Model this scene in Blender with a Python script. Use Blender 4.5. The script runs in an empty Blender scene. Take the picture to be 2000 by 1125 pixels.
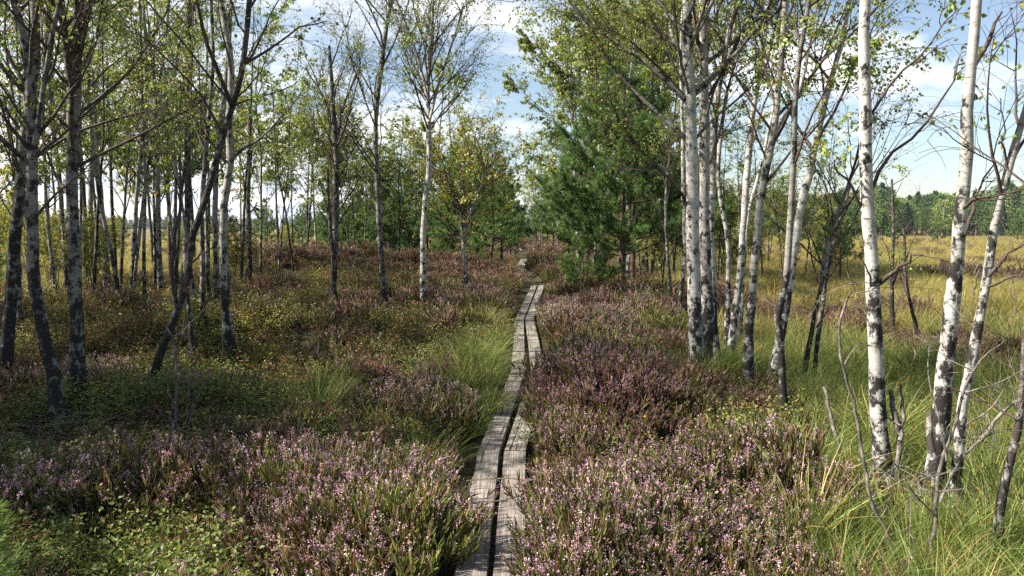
import bpy, math, random
import numpy as np
from mathutils import Vector

R = math.radians
rng = np.random.default_rng(11)
random.seed(5)
scene = bpy.context.scene
COL = scene.collection

# ------------------------------------------------------------------ camera
F = 1570.0                       # focal length in photo pixels (2000 wide)
CAMZ = 1.76
PITCH = math.atan((562.5 - 445.0) / F)
cp, sp_ = math.cos(PITCH), math.sin(PITCH)


def ray(u, v):
    a = (u - 1000.0) / F
    b = (562.5 - v) / F
    return np.array([a, cp + b * sp_, -sp_ + b * cp])


def at_depth(u, v, y):
    r = ray(u, v)
    return np.array([0, 0, CAMZ]) + r * (y / r[1])


def on_plane(u, v, z=0.0):
    r = ray(u, v)
    return np.array([0, 0, CAMZ]) + r * ((z - CAMZ) / r[2])


cam_d = bpy.data.cameras.new('camera')
cam_d.sensor_width = 36.0
cam_d.lens = 36.0 * F / 2000.0
cam_d.clip_end = 8000
cam_d.clip_start = 0.05
cam = bpy.data.objects.new('camera', cam_d)
cam.location = (0, 0, CAMZ)
cam.rotation_euler = (math.pi / 2 - PITCH, 0, 0)
COL.objects.link(cam)
scene.camera = cam

# ------------------------------------------------------------------ noise / terrain
_lat = np.random.default_rng(3).random((256, 256))


def vnoise(x, y, s):
    x = np.asarray(x, float) * s + 1000.3
    y = np.asarray(y, float) * s + 1000.7
    xi = np.floor(x).astype(int); yi = np.floor(y).astype(int)
    fx = x - xi; fy = y - yi
    fx = fx * fx * (3 - 2 * fx); fy = fy * fy * (3 - 2 * fy)
    a = _lat[xi % 256, yi % 256]; b = _lat[(xi + 1) % 256, yi % 256]
    c = _lat[xi % 256, (yi + 1) % 256]; d = _lat[(xi + 1) % 256, (yi + 1) % 256]
    return (a * (1 - fx) + b * fx) * (1 - fy) + (c * (1 - fx) + d * fx) * fy


def fbm(x, y, s):
    return (vnoise(x, y, s) + 0.5 * vnoise(x + 31, y - 17, 2.1 * s) + 0.25 * vnoise(x - 11, y + 57, 4.3 * s)) / 1.75


# boardwalk centre line (both planks) as world points on z = 0
ROW_L = [(919, 1125), (955, 880), (1012, 720), (1014.5, 623), (1043.5, 557)]
ROW_R = [(996, 1125), (1006, 880), (1052, 720), (1034.5, 623), (1058, 557)]
_pl = np.array([(on_plane(*a)[:2] + on_plane(*b)[:2]) / 2 for a, b in zip(ROW_L, ROW_R)])
_far = np.array([on_plane(1030, 540)[:2], on_plane(1015, 531)[:2], on_plane(1026, 504)[:2], on_plane(1016, 486)[:2]])
_pl = np.vstack([[[-0.16, -1.0]], _pl, _far])
PATH_Y, PATH_X = _pl[:, 1], _pl[:, 0]


def path_x(y):
    return np.interp(y, PATH_Y, PATH_X)


MOUNDS = [  # x, y, rx, ry, h
    (-6.5, 29, 5.0, 3.0, 0.55), (-2.2, 27, 2.0, 2.2, 0.25), (-10.5, 31, 3.5, 3.0, 0.3),
    (-5.0, 19.5, 3.5, 2.2, 0.30), (-3.6, 12.5, 2.2, 1.5, 0.24), (-7.5, 14.0, 2.0, 2.0, 0.26),
    (0.95, 8.3, 0.75, 0.9, 0.12), (1.1, 5.4, 1.0, 0.8, 0.05), (-1.15, 5.5, 0.6, 0.7, 0.05),
    (-1.2, 8.2, 0.8, 0.8, 0.06), (1.6, 14, 1.0, 2.0, 0.08), (1.5, 30, 1.2, 3, 0.18), (2.4, 22, 1.2, 3.0, 0.12),
    (-3.6, 7.6, 0.9, 0.8, 0.12)]


def H(x, y):
    x = np.asarray(x, float); y = np.asarray(y, float)
    h = -0.07 + 0.24 * (fbm(x, y, 0.7) - 0.5) + 0.16 * (vnoise(x, y, 1.7) - 0.5)
    for mx, my, rx, ry, hh in MOUNDS:
        h = h + hh * np.exp(-((x - mx) / rx) ** 2 - ((y - my) / ry) ** 2)
    lm = np.clip((path_x(y) - x - 0.5) / 1.0, 0, 1) * np.clip((y - 7) / 3, 0, 1) * np.clip((34 - y) / 6, 0, 1)
    h = h + lm * (0.55 * (fbm(x + 13, y - 29, 0.75) - 0.5) + 0.22 * (vnoise(x - 41, y + 3, 1.5) - 0.5))
    bog = 1 / (1 + np.exp(-(x - 3.2 - 0.02 * y) * 1.6))
    h = h - 0.14 * bog
    d = np.abs(x - path_x(y))
    k = np.clip((d - 0.26) / 0.35, 0, 1)
    k = k * k * (3 - 2 * k)
    k = np.where((y < 72), k, 1)
    h = h * k + (-0.065) * (1 - k)
    fade = np.clip((np.hypot(x, y) - 60) / 60, 0, 1)
    return h * (1 - fade) - 0.15 * fade


# ------------------------------------------------------------------ mesh builder
class MB:
    def __init__(self):
        self.V, self.Fq, self.M, self.C, self.A = [], [], [], [], []
        self.n = 0

    def add(self, V, Fq, col=None, mat=0, attr=None):
        V = np.asarray(V, np.float32).reshape(-1, 3)
        Fq = np.asarray(Fq, np.int32).reshape(-1, 4)
        self.V.append(V); self.Fq.append(Fq + self.n)
        self.M.append(np.full(len(Fq), mat, np.int32))
        if col is None:
            col = np.ones((len(V), 3), np.float32)
        col = np.asarray(col, np.float32)
        if col.ndim == 1:
            col = np.tile(col, (len(V), 1))
        self.C.append(col)
        if attr is None:
            attr = np.zeros((len(V), 3), np.float32)
        self.A.append(np.asarray(attr, np.float32))
        self.n += len(V)

    def mesh(self, name, mats, smooth=True, origin=None):
        V = np.concatenate(self.V); Q = np.concatenate(self.Fq)
        if origin is not None:
            V = V - np.asarray(origin, np.float32)
        me = bpy.data.meshes.new(name)
        me.vertices.add(len(V)); me.vertices.foreach_set('co', V.ravel())
        me.loops.add(Q.size); me.loops.foreach_set('vertex_index', Q.ravel())
        me.polygons.add(len(Q)); me.polygons.foreach_set('loop_start', np.arange(len(Q), dtype=np.int32) * 4)
        me.polygons.foreach_set('material_index', np.concatenate(self.M))
        me.polygons.foreach_set('use_smooth', np.full(len(Q), smooth))
        c = np.concatenate(self.C); c = np.hstack([c, np.ones((len(c), 1), np.float32)])
        at = me.attributes.new('Col', 'FLOAT_COLOR', 'POINT'); at.data.foreach_set('color', c.ravel().astype(np.float32))
        at = me.attributes.new('info', 'FLOAT_VECTOR', 'POINT'); at.data.foreach_set('vector', np.concatenate(self.A).ravel())
        me.update(calc_edges=True)
        for m in mats:
            me.materials.append(m)
        return me


def norm(a):
    return a / np.maximum(np.linalg.norm(a, axis=-1, keepdims=True), 1e-9)


def tubes(P, Rd, S):
    """N polylines of K points -> closed-looking tubes of S sides."""
    N, K, _ = P.shape
    T = np.gradient(P, axis=1); T = norm(T)
    mean = norm(P[:, -1] - P[:, 0] + 1e-6)
    ref = np.where(np.abs(mean[:, 2:3]) > 0.75, np.array([[1.0, 0.13, 0]]), np.array([[0, 0.1, 1.0]]))
    ref = np.repeat(ref[:, None], K, 1)
    A = norm(np.cross(T, ref)); B = np.cross(T, A)
    th = np.arange(S) * 2 * math.pi / S
    V = P[:, :, None] + Rd[:, :, None, None] * (A[:, :, None] * np.cos(th)[:, None] + B[:, :, None] * np.sin(th)[:, None])
    idx = np.arange(N * K * S).reshape(N, K, S)
    a = idx[:, :-1]; b = idx[:, 1:]
    Q = np.stack([a, np.roll(a, -1, 2), np.roll(b, -1, 2), b], -1).reshape(-1, 4)
    return V.reshape(-1, 3), Q, np.repeat(Rd[:, :, None], S, 2).ravel()


def ribbons(P, W, side):
    N, K, _ = P.shape
    s = side[:, None, :] * W[:, :, None] * 0.5
    V = np.stack([P - s, P + s], 2)
    idx = np.arange(N * K * 2).reshape(N, K, 2)
    Q = np.stack([idx[:, :-1, 0], idx[:, :-1, 1], idx[:, 1:, 1], idx[:, 1:, 0]], -1).reshape(-1, 4)
    return V.reshape(-1, 3), Q


def grow(S, D, L, K, up, wob, g):
    N = len(S)
    P = np.empty((N, K, 3)); P[:, 0] = S
    d = norm(D); st = (L / (K - 1))[:, None]
    for k in range(1, K):
        P[:, k] = P[:, k - 1] + d * st
        d = d + g.normal(0, wob, (N, 3)); d[:, 2] += up
        d = norm(d)
    return P


def pick(P, t):
    """point and direction at parameter t (0..1) on each polyline row"""
    N, K, _ = P.shape
    f = np.clip(t, 0, 0.999) * (K - 1); i = f.astype(int); w = (f - i)[:, None]
    n = np.arange(N)
    return P[n, i] * (1 - w) + P[n, i + 1] * w, norm(P[n, i + 1] - P[n, i])


def leaf_quads(pos, nrm_dir, long_dir, ln, wd):
    """rhombic leaf blades slightly folded"""
    long_dir = norm(long_dir)
    side = norm(np.cross(long_dir, nrm_dir)); n = np.cross(side, long_dir)
    ln = ln[:, None]; wd = wd[:, None]
    V = np.stack([pos, pos + long_dir * ln * 0.42 + side * wd * 0.5 + n * wd * 0.12, pos + long_dir * ln,
                  pos + long_dir * ln * 0.42 - side * wd * 0.5 + n * wd * 0.12], 1)
    Q = np.arange(len(pos) * 4).reshape(-1, 4)
    return V.reshape(-1, 3), Q


def mixcols(n, pal, wts, g, jit=0.22):
    pal = np.array(pal); w = np.array(wts, float); w /= w.sum()
    c = pal[g.choice(len(pal), n, p=w)]
    return c * np.exp(g.normal(0, jit, (n, 1))) * np.exp(g.normal(0, jit * 0.25, (n, 3)))


# ------------------------------------------------------------------ materials
def new_mat(name):
    m = bpy.data.materials.new(name); m.use_nodes = True
    nt = m.node_tree; nt.nodes.clear()
    return m, nt, nt.nodes, nt.links


def plant_mat(name, trans=0.35, rough=0.55, spec=0.25, var=0.35, tint=(1.15, 1.1, 0.75)):
    m, nt, N, L = new_mat(name)
    out = N.new('ShaderNodeOutputMaterial')
    at = N.new('ShaderNodeAttribute'); at.attribute_name = 'Col'
    oi = N.new('ShaderNodeObjectInfo')
    mr = N.new('ShaderNodeMapRange'); mr.inputs['To Min'].default_value = 1 - var; mr.inputs['To Max'].default_value = 1 + var
    L.new(oi.outputs['Random'], mr.inputs['Value'])
    mul = N.new('ShaderNodeVectorMath'); mul.operation = 'SCALE'
    L.new(at.outputs['Color'], mul.inputs[0]); L.new(mr.outputs[0], mul.inputs['Scale'])
    p = N.new('ShaderNodeBsdfPrincipled'); p.inputs['Roughness'].default_value = rough
    p.inputs['Specular IOR Level'].default_value = spec
    L.new(mul.outputs[0], p.inputs['Base Color'])
    t = N.new('ShaderNodeBsdfTranslucent')
    tm = N.new('ShaderNodeVectorMath'); tm.operation = 'MULTIPLY'; tm.inputs[1].default_value = tint
    L.new(mul.outputs[0], tm.inputs[0]); L.new(tm.outputs[0], t.inputs['Color'])
    mx = N.new('ShaderNodeMixShader'); mx.inputs[0].default_value = trans
    L.new(p.outputs[0], mx.inputs[1]); L.new(t.outputs[0], mx.inputs[2]); L.new(mx.outputs[0], out.inputs['Surface'])
    return m


M_LEAF = plant_mat('birch_leaf', 0.42, 0.45, 0.4, 0.0, (1.3, 1.25, 0.6))
M_NEEDLE = plant_mat('pine_needle', 0.4, 0.5, 0.3, 0.0)
M_HEATH = plant_mat('heather_plant', 0.38, 0.65, 0.15, 0.28, (1.1, 1.0, 0.9))
M_BERRY = plant_mat('bilberry_plant', 0.36, 0.48, 0.3, 0.28, (1.25, 1.15, 0.7))
M_GRASS = plant_mat('grass_blade', 0.35, 0.5, 0.3, 0.25, (1.15, 1.15, 0.7))


def ramp(N, L, src, stops):
    r = N.new('ShaderNodeValToRGB')
    while len(r.color_ramp.elements) < len(stops):
        r.color_ramp.elements.new(0.5)
    for e, (p, c) in zip(r.color_ramp.elements, stops):
        e.position = p; e.color = (*c, 1) if len(c) == 3 else c
    L.new(src, r.inputs[0])
    return r


def math_n(N, L, op, a, b=None, clamp=False):
    n = N.new('ShaderNodeMath'); n.operation = op; n.use_clamp = clamp
    for i, v in enumerate((a, b)):
        if v is None: continue
        if isinstance(v, (int, float)): n.inputs[i].default_value = v
        else: L.new(v, n.inputs[i])
    return n.outputs[0]


def mixc(N, L, f, a, b):
    n = N.new('ShaderNodeMix'); n.data_type = 'RGBA'
    for s, v in ((n.inputs[0], f), (n.inputs[6], a), (n.inputs[7], b)):
        if isinstance(v, tuple): s.default_value = (*v, 1)
        elif isinstance(v, (int, float)): s.default_value = v
        else: L.new(v, s)
    return n.outputs[2]


def bark_mat():
    """info = (radius m, whiteness 0..1, height m)"""
    m, nt, N, L = new_mat('birch_bark')
    out = N.new('ShaderNodeOutputMaterial'); p = N.new('ShaderNodeBsdfPrincipled')
    L.new(p.outputs[0], out.inputs['Surface'])
    p.inputs['Roughness'].default_value = 0.75; p.inputs['Specular IOR Level'].default_value = 0.2
    at = N.new('ShaderNodeAttribute'); at.attribute_name = 'info'
    sx = N.new('ShaderNodeSeparateXYZ'); L.new(at.outputs['Vector'], sx.inputs[0])
    rad, wht, hgt = sx.outputs
    tc = N.new('ShaderNodeTexCoord')
    oi = N.new('ShaderNodeObjectInfo')
    ofs = N.new('ShaderNodeVectorMath'); ofs.operation = 'SCALE'; ofs.inputs[0].default_value = (37, 51, 23); L.new(oi.outputs['Random'], ofs.inputs['Scale'])
    ad = N.new('ShaderNodeVectorMath'); L.new(tc.outputs['Object'], ad.inputs[0]); L.new(ofs.outputs[0], ad.inputs[1])

    def noise(scale, det, rough=0.6):
        mp = N.new('ShaderNodeMapping'); mp.inputs['Scale'].default_value = scale; L.new(ad.outputs[0], mp.inputs[0])
        n = N.new('ShaderNodeTexNoise'); n.inputs['Scale'].default_value = 1; n.inputs['Detail'].default_value = det
        n.inputs['Roughness'].default_value = rough
        L.new(mp.outputs[0], n.inputs['Vector']); return n.outputs[0]
    fine = noise((9, 9, 22), 4)
    lent = noise((7, 7, 48), 2)
    patch = noise((13, 13, 10), 6, 0.68)
    big = noise((5, 5, 2.2), 3)
    white = mixc(N, L, ramp(N, L, fine, [(0.3, (0, 0, 0)), (0.7, (1, 1, 1))]).outputs[0], (0.31, 0.295, 0.262), (0.53, 0.515, 0.48))
    grey = mixc(N, L, ramp(N, L, fine, [(0.35, (0, 0, 0)), (0.65, (1, 1, 1))]).outputs[0], (0.030, 0.027, 0.022), (0.125, 0.115, 0.095))  # bark grey, darkened further to paint in the shade on backlit trunks
    base = mixc(N, L, wht, grey, white)
    lm = ramp(N, L, lent, [(0.63, (0, 0, 0)), (0.69, (1, 1, 1))]).outputs[0]
    base = mixc(N, L, math_n(N, L, 'MULTIPLY', lm, 0.75), base, (0.07, 0.055, 0.045))
    # large black plates: more at the foot of the tree and on the greyer trunks
    foot = math_n(N, L, 'MULTIPLY', math_n(N, L, 'SUBTRACT', 1.0, math_n(N, L, 'DIVIDE', hgt, 1.7, True), True), 0.14)
    v = math_n(N, L, 'ADD', patch, foot)
    v = math_n(N, L, 'ADD', v, math_n(N, L, 'MULTIPLY', math_n(N, L, 'SUBTRACT', 1.0, wht), 0.07))
    v = math_n(N, L, 'ADD', v, math_n(N, L, 'MULTIPLY', math_n(N, L, 'SUBTRACT', big, 0.5), 0.35))
    pm = ramp(N, L, v, [(0.545, (0, 0, 0)), (0.625, (1, 1, 1))]).outputs[0]
    base = mixc(N, L, math_n(N, L, 'MULTIPLY', ramp(N, L, big, [(0.5, (0, 0, 0)), (0.7, (1, 1, 1))]).outputs[0], 0.45), base, (0.20, 0.19, 0.13))
    base = mixc(N, L, pm, base, (0.022, 0.02, 0.018))
    thin = math_n(N, L, 'SUBTRACT', 1.0, math_n(N, L, 'DIVIDE', math_n(N, L, 'SUBTRACT', rad, 0.010), 0.016, True), True)
    tw = mixc(N, L, fine, (0.05, 0.032, 0.026), (0.10, 0.072, 0.06))
    base = mixc(N, L, thin, base, tw)
    L.new(base, p.inputs['Base Color'])
    bp = N.new('ShaderNodeBump'); bp.inputs['Strength'].default_value = 0.6; bp.inputs['Distance'].default_value = 0.01
    L.new(math_n(N, L, 'SUBTRACT', math_n(N, L, 'MULTIPLY', fine, 0.5), math_n(N, L, 'ADD', pm, math_n(N, L, 'MULTIPLY', lm, 0.5))), bp.inputs['Height'])
    L.new(bp.outputs[0], p.inputs['Normal'])
    return m


def simple_bark(name, c1, c2, c3, s=(14, 14, 4)):
    m, nt, N, L = new_mat(name)
    out = N.new('ShaderNodeOutputMaterial'); p = N.new('ShaderNodeBsdfPrincipled'); L.new(p.outputs[0], out.inputs['Surface'])
    p.inputs['Roughness'].default_value = 0.85; p.inputs['Specular IOR Level'].default_value = 0.15
    tc = N.new('ShaderNodeTexCoord'); mp = N.new('ShaderNodeMapping'); mp.inputs['Scale'].default_value = s
    L.new(tc.outputs['Object'], mp.inputs[0])
    n = N.new('ShaderNodeTexNoise'); n.inputs['Scale'].default_value = 1; n.inputs['Detail'].default_value = 5; n.inputs['Roughness'].default_value = 0.65
    L.new(mp.outputs[0], n.inputs['Vector'])
    r = ramp(N, L, n.outputs[0], [(0.3, c1), (0.5, c2), (0.72, c3)])
    L.new(r.outputs[0], p.inputs['Base Color'])
    bp = N.new('ShaderNodeBump'); bp.inputs['Strength'].default_value = 0.7; bp.inputs['Distance'].default_value = 0.012
    L.new(n.outputs[0], bp.inputs['Height']); L.new(bp.outputs[0], p.inputs['Normal'])
    return m


M_BARK = bark_mat()
M_PINE = simple_bark('pine_bark', (0.028, 0.022, 0.018), (0.075, 0.05, 0.036), (0.17, 0.10, 0.062))
M_DEAD = simple_bark('dead_wood', (0.03, 0.026, 0.022), (0.12, 0.105, 0.09), (0.33, 0.30, 0.26), (22, 22, 14))
M_TWIG = simple_bark('litter_twig', (0.05, 0.035, 0.025), (0.14, 0.10, 0.08), (0.30, 0.25, 0.21), (30, 30, 30))


def plank_mat():
    m, nt, N, L = new_mat('weathered_plank')
    out = N.new('ShaderNodeOutputMaterial'); p = N.new('ShaderNodeBsdfPrincipled'); L.new(p.outputs[0], out.inputs['Surface'])
    p.inputs['Roughness'].default_value = 0.8; p.inputs['Specular IOR Level'].default_value = 0.2
    tc = N.new('ShaderNodeTexCoord'); oi = N.new('ShaderNodeObjectInfo')
    sc = N.new('ShaderNodeVectorMath'); sc.operation = 'SCALE'; sc.inputs[0].default_value = (13, 29, 7); L.new(oi.outputs['Random'], sc.inputs['Scale'])
    ad = N.new('ShaderNodeVectorMath'); L.new(tc.outputs['Object'], ad.inputs[0]); L.new(sc.outputs[0], ad.inputs[1])

    def noise(s, det, dist=0.0):
        mp = N.new('ShaderNodeMapping'); mp.inputs['Scale'].default_value = s; L.new(ad.outputs[0], mp.inputs[0])
        n = N.new('ShaderNodeTexNoise'); n.inputs['Scale'].default_value = 1; n.inputs['Detail'].default_value = det; n.inputs['Distortion'].default_value = dist
        L.new(mp.outputs[0], n.inputs['Vector']); return n.outputs[0]
    grain = noise((95, 3.0, 40), 5, 0.3); blotch = noise((7, 2.5, 7), 4); crack = noise((38, 0.8, 10), 3, 0.5); speck = noise((60, 60, 60), 2)
    c = ramp(N, L, grain, [(0.30, (0.12, 0.107, 0.094)), (0.5, (0.235, 0.215, 0.195)), (0.7, (0.35, 0.325, 0.297))]).outputs[0]
    b = ramp(N, L, blotch, [(0.38, (0.62, 0.60, 0.58)), (0.62, (1.05, 1.0, 0.97))]).outputs[0]
    mm = N.new('ShaderNodeMix'); mm.data_type = 'RGBA'; mm.blend_type = 'MULTIPLY'; mm.inputs[0].default_value = 1
    L.new(c, mm.inputs[6]); L.new(b, mm.inputs[7])
    ck = ramp(N, L, crack, [(0.635, (0, 0, 0)), (0.66, (1, 1, 1))]).outputs[0]
    col = mixc(N, L, math_n(N, L, 'MULTIPLY', ck, 0.85), mm.outputs[2], (0.02, 0.016, 0.012))
    sp = ramp(N, L, speck, [(0.70, (0, 0, 0)), (0.75, (1, 1, 1))]).outputs[0]
    col = mixc(N, L, math_n(N, L, 'MULTIPLY', sp, 0.6), col, (0.09, 0.06, 0.035))
    L.new(col, p.inputs['Base Color'])
    bp = N.new('ShaderNodeBump'); bp.inputs['Strength'].default_value = 0.7; bp.inputs['Distance'].default_value = 0.006
    L.new(math_n(N, L, 'SUBTRACT', grain, ck), bp.inputs['Height']); L.new(bp.outputs[0], p.inputs['Normal'])
    return m


def ground_mat():
    m, nt, N, L = new_mat('bog_ground')
    out = N.new('ShaderNodeOutputMaterial'); p = N.new('ShaderNodeBsdfPrincipled'); L.new(p.outputs[0], out.inputs['Surface'])
    p.inputs['Roughness'].default_value = 0.9; p.inputs['Specular IOR Level'].default_value = 0.1
    at = N.new('ShaderNodeAttribute'); at.attribute_name = 'Col'
    sx = N.new('ShaderNodeSeparateColor'); L.new(at.outputs['Color'], sx.inputs[0])
    tc = N.new('ShaderNodeTexCoord')

    def noise(s, det):
        n = N.new('ShaderNodeTexNoise'); n.inputs['Scale'].default_value = s; n.inputs['Detail'].default_value = det; n.inputs['Roughness'].default_value = 0.7
        L.new(tc.outputs['Object'], n.inputs['Vector']); return n.outputs[0]
    a = noise(9, 6); b = noise(0.35, 5); f = noise(45, 4)
    near = mixc(N, L, ramp(N, L, a, [(0.38, (0, 0, 0)), (0.62, (1, 1, 1))]).outputs[0], (0.030, 0.022, 0.014), (0.045, 0.048, 0.016))
    near = mixc(N, L, ramp(N, L, f, [(0.55, (0, 0, 0)), (0.68, (1, 1, 1))]).outputs[0], near, (0.11, 0.075, 0.045))
    mead = ramp(N, L, b, [(0.34, (0.10, 0.115, 0.028)), (0.5, (0.17, 0.14, 0.045)), (0.66, (0.19, 0.115, 0.05))]).outputs[0]
    mead = mixc(N, L, ramp(N, L, a, [(0.35, (0, 0, 0)), (0.7, (1, 1, 1))]).outputs[0], mead, (0.12, 0.085, 0.035))
    L.new(mixc(N, L, sx.outputs[0], near, mead), p.inputs['Base Color'])
    bp = N.new('ShaderNodeBump'); bp.inputs['Strength'].default_value = 0.8; bp.inputs['Distance'].default_value = 0.04
    L.new(a, bp.inputs['Height']); L.new(bp.outputs[0], p.inputs['Normal'])
    return m


M_PLANK, M_GROUND = plank_mat(), ground_mat()
M_NAIL = simple_bark('rusty_nail', (0.02, 0.012, 0.008), (0.05, 0.025, 0.015), (0.09, 0.04, 0.02), (200, 200, 200))


# ------------------------------------------------------------------ object helpers
def link(o, parent=None):
    COL.objects.link(o)
    if parent is not None: o.parent = parent
    return o


def tag(o, label=None, cat=None, group=None, kind=None):
    if label: o['label'] = label
    if cat: o['category'] = cat
    if group: o['group'] = group
    if kind: o['kind'] = kind
    return o


def thing(name, loc, label, cat, group=None, rz=0):
    o = bpy.data.objects.new(name, None); o.empty_display_size = 0.2
    o.location = loc; o.rotation_euler = (0, 0, rz)
    return tag(link(o), label, cat, group)


def dup(root, loc, rz, sc, label, group):
    r = root.copy(); COL.objects.link(r); r.location = loc; r.rotation_euler = (0, 0, rz); r.scale = (sc, sc, sc)
    r['label'] = label; r['group'] = group
    for ch in list(root.children):
        c = ch.copy(); COL.objects.link(c); c.parent = r
    return r


# ------------------------------------------------------------------ birch
PAL_LEAF = [(0.14, 0.205, 0.046), (0.22, 0.28, 0.068), (0.32, 0.34, 0.09), (0.50, 0.37, 0.065), (0.22, 0.11, 0.045)]
W_GREEN = (5, 5, 2.2, 0.35, 0.25)
W_YELLOW = (2, 4, 4, 3, 0.6)
W_DARK = (7, 4, 1, 0.2, 0.4)


def stem_attr(V, rad, wht, z0):
    return np.stack([rad, np.full(len(V), wht), V[:, 2] - z0], 1)


def resample(P, Rd, n):
    d = np.r_[0, np.cumsum(np.linalg.norm(np.diff(P, axis=0), axis=1))]
    t = np.linspace(0, d[-1], n)
    # smooth interpolation by cubic Hermite on chord length
    m = np.gradient(P, d, axis=0)
    i = np.clip(np.searchsorted(d, t, side='right') - 1, 0, len(d) - 2)
    h = (d[i + 1] - d[i])[:, None]; s = ((t - d[i])[:, None]) / h
    p = (2 * s**3 - 3 * s**2 + 1) * P[i] + (s**3 - 2 * s**2 + s) * h * m[i] + (-2 * s**3 + 3 * s**2) * P[i + 1] + (s**3 - s**2) * h * m[i + 1]
    return p, np.interp(t, d, Rd)


def birch_meshes(stems, g, wht=0.8, z0=0.0, nb=24, blen=1.6, first=1.6, leaves=2600, leaf=0.036, wts=W_GREEN, dead=0.2,
                 elev=(35, 65), limbs=(), sides=8, foot=0.0, twigs=4, leafz=None, drp=-0.24, top=True):
    """stems: list of (P (n,3), R (n,)). Returns (trunk MB, crown MB)."""
    tr, cr = MB(), MB(); zf = z0 + foot
    prim_S, prim_D, prim_L, prim_R = [], [], [], []
    for (P, Rd) in stems:
        n = max(6, int(len(P) * 3))
        P2, R2 = resample(P, Rd, n)
        P2 = P2 + g.normal(0, 1, P2.shape) * np.minimum(0.10 * R2, 0.007)[:, None]
        R2 = R2 * (1 + g.normal(0, 0.04, len(R2)))
        V, Q, rr = tubes(P2[None], R2[None], sides)
        tr.add(V, Q, attr=stem_attr(V, rr, wht, zf))
        hz = P[:, 2] - z0
        H_ = hz.max()
        if H_ < first + 0.3 or nb == 0: continue
        k = max(1, int(nb * (H_ - first) / 8.0))
        u = g.random(k) ** 0.9
        hh = first + u * (H_ * 0.98 - first)
        order = np.argsort(hh); hh = hh[order]
        # nearest point on stem for the height
        zz = np.maximum.accumulate(P2[:, 2] - z0)
        f = np.interp(hh, zz, np.arange(len(zz))); i = np.minimum(f.astype(int), len(zz) - 2); w = (f - i)[:, None]
        S = P2[i] * (1 - w) + P2[i + 1] * w
        rr = np.interp(f, np.arange(len(R2)), R2)
        az = np.arange(k) * 2.39996 + g.normal(0, 0.5, k) + g.random() * 6
        el = np.radians(g.uniform(*elev, k))
        D = np.stack([np.cos(az) * np.cos(el), np.sin(az) * np.cos(el), np.sin(el)], 1)
        rel = (hh - first) / max(H_ - first, 0.1)
        Lb = blen * (0.55 + 0.75 * np.sin(np.clip(rel, 0, 1) * 2.6 + 0.45)) * g.uniform(0.55, 1.25, k)
        prim_S.append(S); prim_D.append(D); prim_L.append(np.maximum(Lb, 0.25)); prim_R.append(np.minimum(rr * 0.5, 0.007 + 0.009 * Lb))
    prims = []
    if prim_S:
        S = np.concatenate(prim_S); D = np.concatenate(prim_D); Lb = np.concatenate(prim_L); Rb = np.concatenate(prim_R)
        P = grow(S, D, Lb, 8, 0.05, 0.10, g)
        Rk = Rb[:, None] * np.linspace(1, 0.22, 8)[None]
        V, Q, rr = tubes(P, Rk, 5)
        tr.add(V, Q, attr=stem_attr(V, rr, wht * 0.5, z0))
        prims.append((P, Rb, Lb))
    for (P, Rd) in limbs:
        P2, R2 = resample(P, Rd, 8)
        P2 = P2 + g.normal(0, 1, P2.shape) * 0.015 * np.linspace(0, 1, 8)[:, None]
        V, Q, rr = tubes(P2[None], R2[None], 6)
        tr.add(V, Q, attr=stem_attr(V, rr, wht * 0.4, z0))
        Lc = np.linalg.norm(np.diff(P2, axis=0), axis=1).sum()
        for _ in range(3 if Lc > 1.2 else 1):
            prims.append((P2[None], R2[:1], np.array([Lc])))
    if not prims:
        return tr, cr
    P = np.concatenate([a for a, _, _ in prims]); Rb = np.concatenate([b for _, b, _ in prims]); Lb = np.concatenate([c for _, _, c in prims])
    # secondaries
    ns = np.maximum(2, (Lb * 4.2).astype(int)); idx = np.repeat(np.arange(len(P)), ns)
    t = g.uniform(0.22, 1.0, len(idx))
    S, T = pick(P[idx], t)
    D = norm(T + norm(g.normal(0, 1, (len(idx), 3))) * 0.75)
    Ls = np.clip(Lb[idx] * (1.1 - 0.75 * t) * g.uniform(0.35, 0.8, len(idx)), 0.12, 1.3)
    P2 = grow(S, D, Ls, 6, 0.02, 0.13, g)
    R2 = np.minimum(Rb[idx] * 0.5, 0.0035 + 0.003 * Ls)[:, None] * np.linspace(1, 0.4, 6)[None]
    V, Q, rr = tubes(P2, R2, 3)
    cr.add(V, Q, attr=stem_attr(V, rr, 0.2, z0), mat=0)
    # twigs
    nt = np.maximum(1, (Ls * twigs * 3.2).astype(int)); id2 = np.repeat(np.arange(len(P2)), nt)
    t = g.uniform(0.15, 1.0, len(id2)); S, T = pick(P2[id2], t)
    D = norm(T + norm(g.normal(0, 1, (len(id2), 3))) * 0.8)
    Lt = g.uniform(0.12, 0.5, len(id2))
    P3 = grow(S, D, Lt, 4, drp, 0.12, g)
    R3 = np.full((len(id2), 4), 0.0017) * np.linspace(1.2, 0.7, 4)[None]
    V, Q, rr = tubes(P3, R3, 3)
    cr.add(V, Q, attr=stem_attr(V, rr, 0.1, z0), mat=0)
    leaves = int(leaves * 3.3)
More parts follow.
